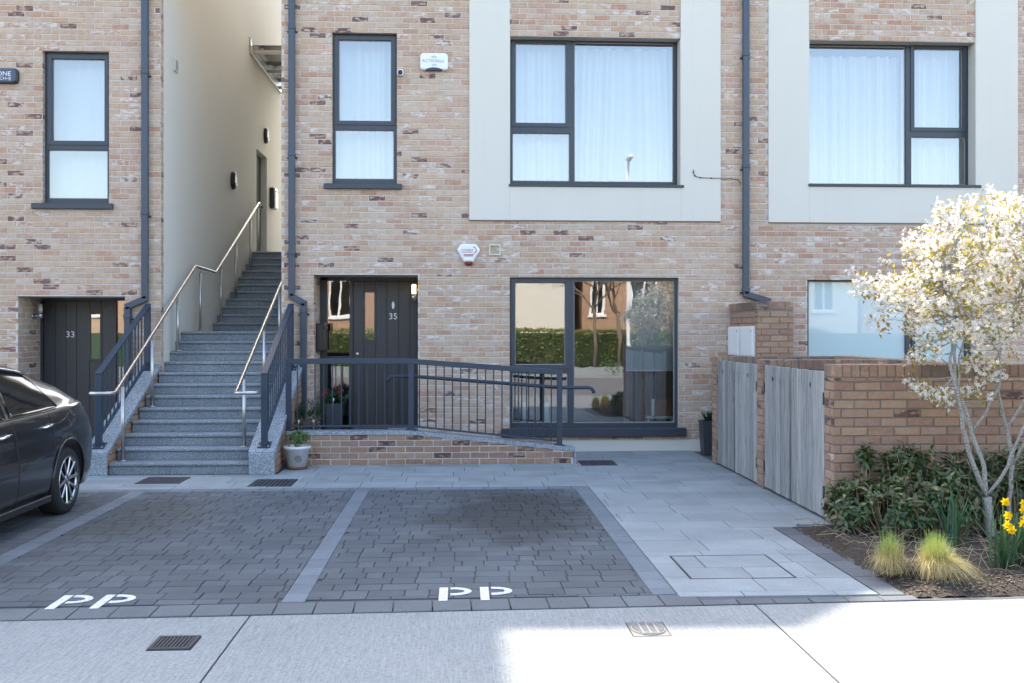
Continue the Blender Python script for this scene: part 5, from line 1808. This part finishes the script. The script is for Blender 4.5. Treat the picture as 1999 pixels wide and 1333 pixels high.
for X, Z, r in lobes:
    r *= .93 if Z > 1.7 else .8
    big = r > .12
    n = int(27 * (r / .2) ** 2.2) + 6
    for _ in range(n):
        y0 = 7.75 + rnd.uniform(-.55, .55) * (1 if big else .5)
        v = V(rnd.gauss(0, 1), rnd.gauss(0, 1), rnd.gauss(0, 1)).normalized() * r * rnd.uniform(.35, 1.08)
        c = V(X, y0, Z) + v
        base = min(rnd.sample(sk, 26), key=lambda q: (q - c).length)
        if rnd.random() < .45:
            mid = base.lerp(c, .5) + V(rnd.uniform(-.05, .05), rnd.uniform(-.05, .05), rnd.uniform(-.06, .02))
            tg.tube([base, mid, c], [.006, .004, .002], 4, caps=False)
        ax = ((c - base).normalized() + V(0, 0, .3) + v * 2).normalized()
        m = rnd.randint(9, 15)
        L = rnd.uniform(.06, .12)
        tg.tube([c, c + ax * L], .0014, 3, caps=False)
        sh = rnd.random()
        for k in range(m):
            q = c + ax * L * (k / m) + V(rnd.gauss(0, 1), rnd.gauss(0, 1), rnd.gauss(0, 1)) * .023
            fl.tone = min(.999, max(0, sh * .5 + rnd.random() * .5))
            star(q, V(rnd.gauss(0, 1), rnd.gauss(0, 1) - .4, rnd.gauss(0, 1) + .5), rnd.uniform(.014, .023))
        for k in range(rnd.randint(4, 8)):
            q = c + V(rnd.gauss(0, 1), rnd.gauss(0, 1), rnd.gauss(0, 1)) * .038
            leaf_cloud(lv, rnd, [(q, V(rnd.gauss(0, 1), rnd.gauss(0, 1), rnd.gauss(.2, 1)))], .046, .5)
fl.build('blossom', 'petalw', tree, kind='stuff')
lv.build('young_leaves', 'amleaf', tree, kind='stuff')
tg.build('twigs', 'bark', tree, kind='stuff')

# ---- laurel shrubs: leaves in whorls at the shoot tips
def laurel_leaf(L, w, bend):
    vs, fs = [], []
    prof = [(0, .10), (.22, .72), (.5, 1.0), (.78, .62), (1.0, .02)]
    for s, k in prof:
        z = -bend * s * s * L
        vs += [V(s * L, k * w / 2, z + .10 * k * w), V(s * L, 0, z), V(s * L, -k * w / 2, z + .10 * k * w)]
    for i in range(4):
        a = i * 3
        fs += [(a, a + 1, a + 4, a + 3), (a + 1, a + 2, a + 5, a + 4)]
    return vs, fs
LAUREL = []
for k in range(18):
    m = MB()
    m.tone = k / 18 * .82 if k < 17 else .97
    m.add(*laurel_leaf(1.0, .33 + .06 * (k % 3), .10 + .12 * (k % 4)), smooth=True)
    o = m.build('leaf', 'laurel')
    LAUREL.append(o.data)
    bpy.data.objects.remove(o)
def shrub(label, loc, lumps, n, seed):
    r = random.Random(seed)
    t = thing('laurel_shrub', label, 'shrub', loc, 'dark glossy shrubs in the bed')
    its = []
    st = MB()
    for _ in range(n):
        c, rad = r.choices(lumps, weights=[q[1][0] * q[1][1] + q[1][2] * .2 for q in lumps])[0]
        v = V(r.gauss(0, 1), r.gauss(0, 1) - .25, r.gauss(0, 1) + .15).normalized()
        k = r.uniform(.80, 1.04) if r.random() < .75 else r.uniform(.4, .8)
        tip = V(c[0] + v.x * rad[0] * k, c[1] + v.y * rad[1] * k, max(.10, c[2] + v.z * rad[2] * k))
        ax = (v + V(0, 0, .75)).normalized()
        foot = V(tip.x * .5 + c[0] * .5, tip.y * .5 + c[1] * .5, .03)
        st.tone = r.random()
        st.tube([foot, foot.lerp(tip, .6) + V(r.uniform(-.03, .03), r.uniform(-.03, .03), 0), tip], [.005, .004, .003], 4, caps=False)
        a0 = r.uniform(0, 6.28)
        side = ax.cross(V(r.random(), r.random(), .2)).normalized()
        for j in range(r.randint(6, 9)):
            a = a0 + j * 2.4
            out = (Matrix.Rotation(a, 3, ax) @ side)
            d = (out * r.uniform(.7, 1.1) + ax * r.uniform(.1, .9)).normalized()
            its.append((tip - ax * .012 * j, d, ax, r.uniform(.052, .090), r.randrange(18) if r.random() > .03 else 17))
    its.sort(key=lambda q: -in_view(q[0]) * q[3] + (q[0].y - 7.5) * .006)
    rest = MB()
    for i, (p, d, ax, L, k) in enumerate(its):
        s = ax.cross(d).normalized()
        nrm = d.cross(s)
        mt = Matrix(((d.x * L, s.x * L, nrm.x * L, p.x), (d.y * L, s.y * L, nrm.y * L, p.y), (d.z * L, s.z * L, nrm.z * L, p.z), (0, 0, 0, 1)))
        if i < 300:
            o = bpy.data.objects.new('leaf', LAUREL[k])
            COL.objects.link(o)
            o.parent = t
            o.matrix_local = Matrix.Translation(-t.location) @ mt
        else:
            me = LAUREL[k]
            rest.tone = k / 18 * .82 if k < 17 else .97
            rest.add([mt @ v.co for v in me.vertices], [tuple(q.vertices) for q in me.polygons], True)
    rest.build('more_leaves', 'laurel', t, kind='stuff')
    st.build('stems', 'straw', t, kind='stuff')
shrub('low spreading dark laurel shrub in front of the nearest timber gate', (3.35, 7.85, 0), [((3.26, 8.05, .25), (.30, .30, .22)), ((3.50, 7.85, .26), (.33, .33, .24)), ((3.72, 8.05, .30), (.25, .3, .26))], 430, 1)
shrub('taller dark laurel shrub against the orange brick wall left of the tree', (3.85, 8.0, 0), [((3.72, 8.2, .52), (.20, .16, .22)), ((3.95, 8.08, .42), (.30, .28, .30)), ((3.90, 7.85, .30), (.3, .25, .25)), ((3.43, 8.28, .62), (.05, .05, .10))], 420, 2)
shrub('dark laurel shrub behind the stems of the blossom tree', (4.5, 8.1, 0), [((4.28, 8.12, .38), (.27, .25, .30)), ((4.60, 8.10, .42), (.30, .25, .33)), ((4.95, 8.05, .4), (.3, .3, .33))], 340, 3)

# ---- feather grass tufts
def grass_tuft(label, x, y, h, spread, n, seed, lean=0.0):
    r = random.Random(seed)
    t = thing('feather_grass', label, 'grass tuft', (x, y, .05), 'feather grass tufts')
    m = MB()
    for k in range(n):
        a = r.uniform(0, 6.28)
        b = V(x + r.gauss(0, .03), y + r.gauss(0, .03), .04)
        droop = r.random() ** 1.6
        green = r.random() < .55 and droop < .55
        L = h * r.uniform(.75, 1.1) * (1.0 if green else .8 + .35 * droop)
        out = V(math.cos(a) + lean * droop, math.sin(a), 0) * spread * (.18 + .95 * droop)
        side = V(-math.sin(a), math.cos(a), 0) * r.uniform(.0011, .0018)
        vs, ts = [], []
        for q in range(6):
            s = q / 5
            p = b + out * (s ** 1.4) + V(0, 0, L * (s * (1.02 - .10 * s) - droop * .95 * s ** 2.4))
            p.z = max(p.z, .035)
            w = side * (1.05 - .8 * s)
            vs += [p - w, p + w]
            tone = min(1, .02 + .98 * s) if green else min(.5, .15 + .4 * s)
            ts += [tone, tone]
        i0 = len(m.v)
        m.add(vs, [(2 * q, 2 * q + 1, 2 * q + 3, 2 * q + 2) for q in range(5)], True)
        m.t[i0:] = ts
    m.build('blades', 'tuft', t, kind='stuff')
grass_tuft('smaller feather grass tuft, straw below and green above', 2.905, 6.62, .30, .15, 1300, 3)
grass_tuft('larger feather grass tuft with straw blades leaning right', 3.135, 6.45, .33, .21, 2300, 4, lean=.5)

# ---- daffodils
def daffodil(label, x, y, heads, n, seed, h):
    r = random.Random(seed)
    t = thing('daffodil_clump', label, 'daffodils', (x, y, .05), 'daffodils by the tree')
    for k in range(n):
        m = MB()
        m.tone = r.random()
        a = r.uniform(0, 6.28)
        b = V(x + r.gauss(0, .03), y + r.gauss(0, .03), .03)
        L = h * r.uniform(.7, 1.05)
        o = V(math.cos(a), math.sin(a), 0) * r.uniform(.04, .19)
        w = V(-math.sin(a), math.cos(a), 0) * .0065
        vs = []
        for q in range(6):
            s = q / 5
            p = b + o * s ** 1.7 + V(0, 0, L * s * (1 - .12 * s))
            ww = w * (1 - .55 * s ** 3)
            vs += [p - ww, p + o.normalized() * -.002, p + ww]
        m.add(vs, [(3 * q + c, 3 * q + c + 1, 3 * q + c + 4, 3 * q + c + 3) for q in range(5) for c in (0, 1)], True)
        m.build('strap_leaf', 'strap', t)
    for hx, hy, hz in heads:
        c = V(hx, hy, hz)
        MB().tube([(x + (hx - x) * .2, y + (hy - y) * .2, .04), (x + (hx - x) * .8, y + (hy - y) * .7, hz * .6), (hx, hy + .03, hz + .004), (hx, hy + .012, hz)], .0035, 6).build('stalk', 'strap', t)
        d = V(r.uniform(-.6, .4), -1, r.uniform(-.35, .15)).normalized()
        a = d.cross(Z_).normalized()
        b = d.cross(a)
        tr = MB()
        tr.tone = .2
        rings = [(.007, 0), (.009, .010), (.012, .024), (.018, .031), (.0165, .030), (.009, .020)]
        vs = []
        for rr, hh in rings:
            for k in range(12):
                an = 6.283 * k / 12
                w = rr * (1 + (.12 * (k % 2) if rr > .015 else 0))
                vs.append(c + d * hh + a * w * math.cos(an) + b * w * math.sin(an))
        tr.add(vs, [(i * 12 + k, i * 12 + (k + 1) % 12, i * 12 + 12 + (k + 1) % 12, i * 12 + 12 + k) for i in range(5) for k in range(12)], True)
        f = tr.build('flower', 'daff', t)
        for k in range(6):
            an = 6.283 * (k + r.uniform(-.1, .1)) / 6
            u = a * math.cos(an) + b * math.sin(an)
            w = d.cross(u)
            L = .036 * r.uniform(.9, 1.1)
            p = MB()
            p.tone = r.random()
            p.add([c, c + u * L * .5 + w * .012 + d * .004, c + u * L + d * r.uniform(-.006, .004), c + u * L * .5 - w * .012 + d * .004, c + u * L * .5 + d * .001], [(0, 1, 4), (1, 2, 4), (2, 3, 4), (3, 0, 4)], False)
            p.build('petal', 'daff', f)
daffodil('clump of yellow daffodils with four open flowers beside the left tree base', 3.735, 6.68, [(3.70, 6.60, .515), (3.695, 6.56, .43), (3.665, 6.52, .375), (3.71, 6.54, .335)], 34, 5, .46)
daffodil('clump of yellow daffodils at the right edge of the bed', 3.90, 6.72, [(3.80, 6.56, .375), (3.835, 6.58, .41), (3.845, 6.62, .50), (3.85, 6.64, .455), (3.90, 6.6, .39)], 34, 6, .48)
daffodil('leafy daffodil clump without open flowers close to the tree base', 3.72, 7.35, [], 30, 8, .50)

# ================================================================ ACROSS THE STREET (seen in the window glass)
rnd = random.Random(77)
tag(sheet('street', 'asphalt', -60, 60, -10, 1.55, -.10), kind='structure')
tag(sheet('far_footpath', 'concrete', -60, 60, -19.2, -10.05, .0, t=.12), kind='structure')
def far_house(label, x0, x1, y, depth, eave, ridge, mat, wins, gable=False, cat='house'):
    t = thing('house_opposite', label, cat, ((x0 + x1) / 2, y, 0), 'houses across the street')
    MB().box(x0, x1, y - depth, y, -.1, eave).build('wall', mat, t)
    m = MB()
    if gable:
        m.prism([(x0 - .3, eave), (x1 + .3, eave), ((x0 + x1) / 2, ridge)], (0, y + .25, 0), X_, Z_, -Y_, depth + .5)
    else:
        m.prism([(y + .4, eave), (y - depth - .4, eave), (y - depth / 2, ridge)], (x0 - .2, 0, 0), Y_, Z_, X_, x1 - x0 + .4)
    m.build('roof', mat if gable else 'iron', t)
    for a, b, c, d in wins:
        w = MB()
        wall_grid(w, (0, y + .02, 0), X_, -NF, a, b, c, d, [(a + .1, (a + b) / 2 - .05, c + .1, d - .1, .04), ((a + b) / 2 + .05, b - .1, c + .1, d - .1, .04)], .05)
        f = w.build('window', 'white', t)
        MB().box(a + .05, b - .05, y - .01, y + .005, c + .05, d - .05).build('pane', 'carglass', f)
        MB().box(a - .08, b + .08, y, y + .10, c - .12, c, .01).build('sill', 'white', f)
far_house('white rendered gabled house across the street', 2.2, 5.9, -24, 9, 6.0, 9.0, 'render', [], True)
far_house('white rendered house across the street beside the red brick one', 15, 21.5, -25, 8, 6.0, 9, 'render', [(16.2, 17.4, 2.8, 4.6), (19, 20.2, 2.8, 4.6)])
far_house('buff brick house at the far right across the street', 22.5, 34, -27, 8, 6.2, 9, 'brick', [(24, 25.4, 2.6, 4.6), (29, 30.4, 2.6, 4.6)])
far_house('red brick house with white windows across the street, right', 6.5, 14.4, -25, 8, 6.2, 9, 'brick2', [(6.9, 7.7, 2.6, 4.6), (9.0, 10.5, 2.6, 4.6), (12.2, 13.6, 2.6, 4.6)])
far_house('red brick house across the street behind the left tree', -11, 1.8, -25, 8, 6.2, 9, 'brick2', [(-2.2, -.8, 2.4, 4.6), (-7.1, -5.9, 2.5, 4.5), (-9.6, -8.2, 2.4, 4.6)])
far_house('buff brick terrace across the street at the far left', -34, -12, -26, 8, 6.2, 9, 'brick', [(-16, -14.5, 2.6, 4.6), (-21, -19.5, 2.6, 4.6), (-26, -24.5, 2.6, 4.6)])
hd = thing('clipped_hedge', 'long clipped green hedge across the street', 'hedge', (0, -20, 0))
MB().box(-40, 40, -20.7, -19.8, -.05, 1.60).build('core', 'bushd', hd)
m = MB()
pts = []
for k in range(15000):
    x = rnd.uniform(-14, 18)
    if rnd.random() < .75:
        pts.append((V(x, -19.75 + rnd.uniform(-.03, .16), rnd.uniform(0, 1.66)), V(0, 1, .2)))
    else:
        pts.append((V(x, rnd.uniform(-20.6, -19.7), 1.62 + rnd.uniform(-.03, .10)), V(0, .2, 1)))
leaf_cloud(m, rnd, pts, .17, .6)
m.build('leaves', 'hedge', hd, kind='stuff')
def bare_tree(label, x, y, h, seed):
    r = random.Random(seed)
    t = thing('bare_tree', label, 'tree', (x, y, 0), 'bare street trees')
    MB().tube([(x, y, -.05), (x + .05, y, h * .25), (x - .05, y, h * .45)], [.12, .09, .07], 8).build('trunk', 'darkbark', t)
    m = MB()
    def grow(p, d, L, rad, lev):
        q = p + d * L
        m.tube([p, (p + q) / 2 + V(r.uniform(-.05, .05), r.uniform(-.05, .05), 0) * L, q], [rad, rad * .8, rad * .6], 5 if lev < 3 else 3, caps=False)
        if lev < 6:
            for _ in range(3 if lev < 4 else 4):
                e = (d + V(r.gauss(0, .5), r.gauss(0, .5), r.gauss(.15, .35))).normalized()
                grow(p.lerp(q, r.uniform(.55, 1)), e, L * r.uniform(.6, .8), rad * .6, lev + 1)
    for _ in range(4):
        grow(V(x - .05, y, h * .42), V(r.gauss(0, .4), r.gauss(0, .4), 1).normalized(), h * .2, .05, 1)
    m.build('branches', 'darkbark', t, kind='stuff')
bare_tree('bare tree across the street left of the lamp post', 6.3, -18.6, 6.5, 2)
bare_tree('thin bare tree beside the lamp post across the street', 7.4, -18.9, 6, 9)
bare_tree('bare tree across the street in front of the left brick house', -7.5, -18.2, 7, 4)
bare_tree('bare tree across the street in front of the right brick house', 14.5, -18, 7, 6)
t = thing('street_lamp', 'pale street lamp post across the street', 'street lamp', (6.35, -9.6, 0))
MB().tube([(6.35, -9.6, -.05), (6.35, -9.6, 1.2), (6.35, -9.6, 8.2)], [.11, .085, .055], 12).build('pole', 'render', t)
MB().obox((6.35, -9.25, 8.28), X_, Y_, Z_, .28, .75, .14, .05).build('lamp_head', 'white', t)
t = thing('low_planting', 'low strip of green planting along the far footpath', 'planting', (2, -10.6, 0))
m = MB()
pts = []
for k in range(40):
    pts += blob(rnd, (rnd.uniform(-10, 14), rnd.uniform(-11.2, -10.4), .25), (.35, .3, .3), 60, inner=.3)
leaf_cloud(m, rnd, pts, .09, .5)
m.build('foliage', 'bush', t, kind='stuff')
SC.view_layers[0].update()
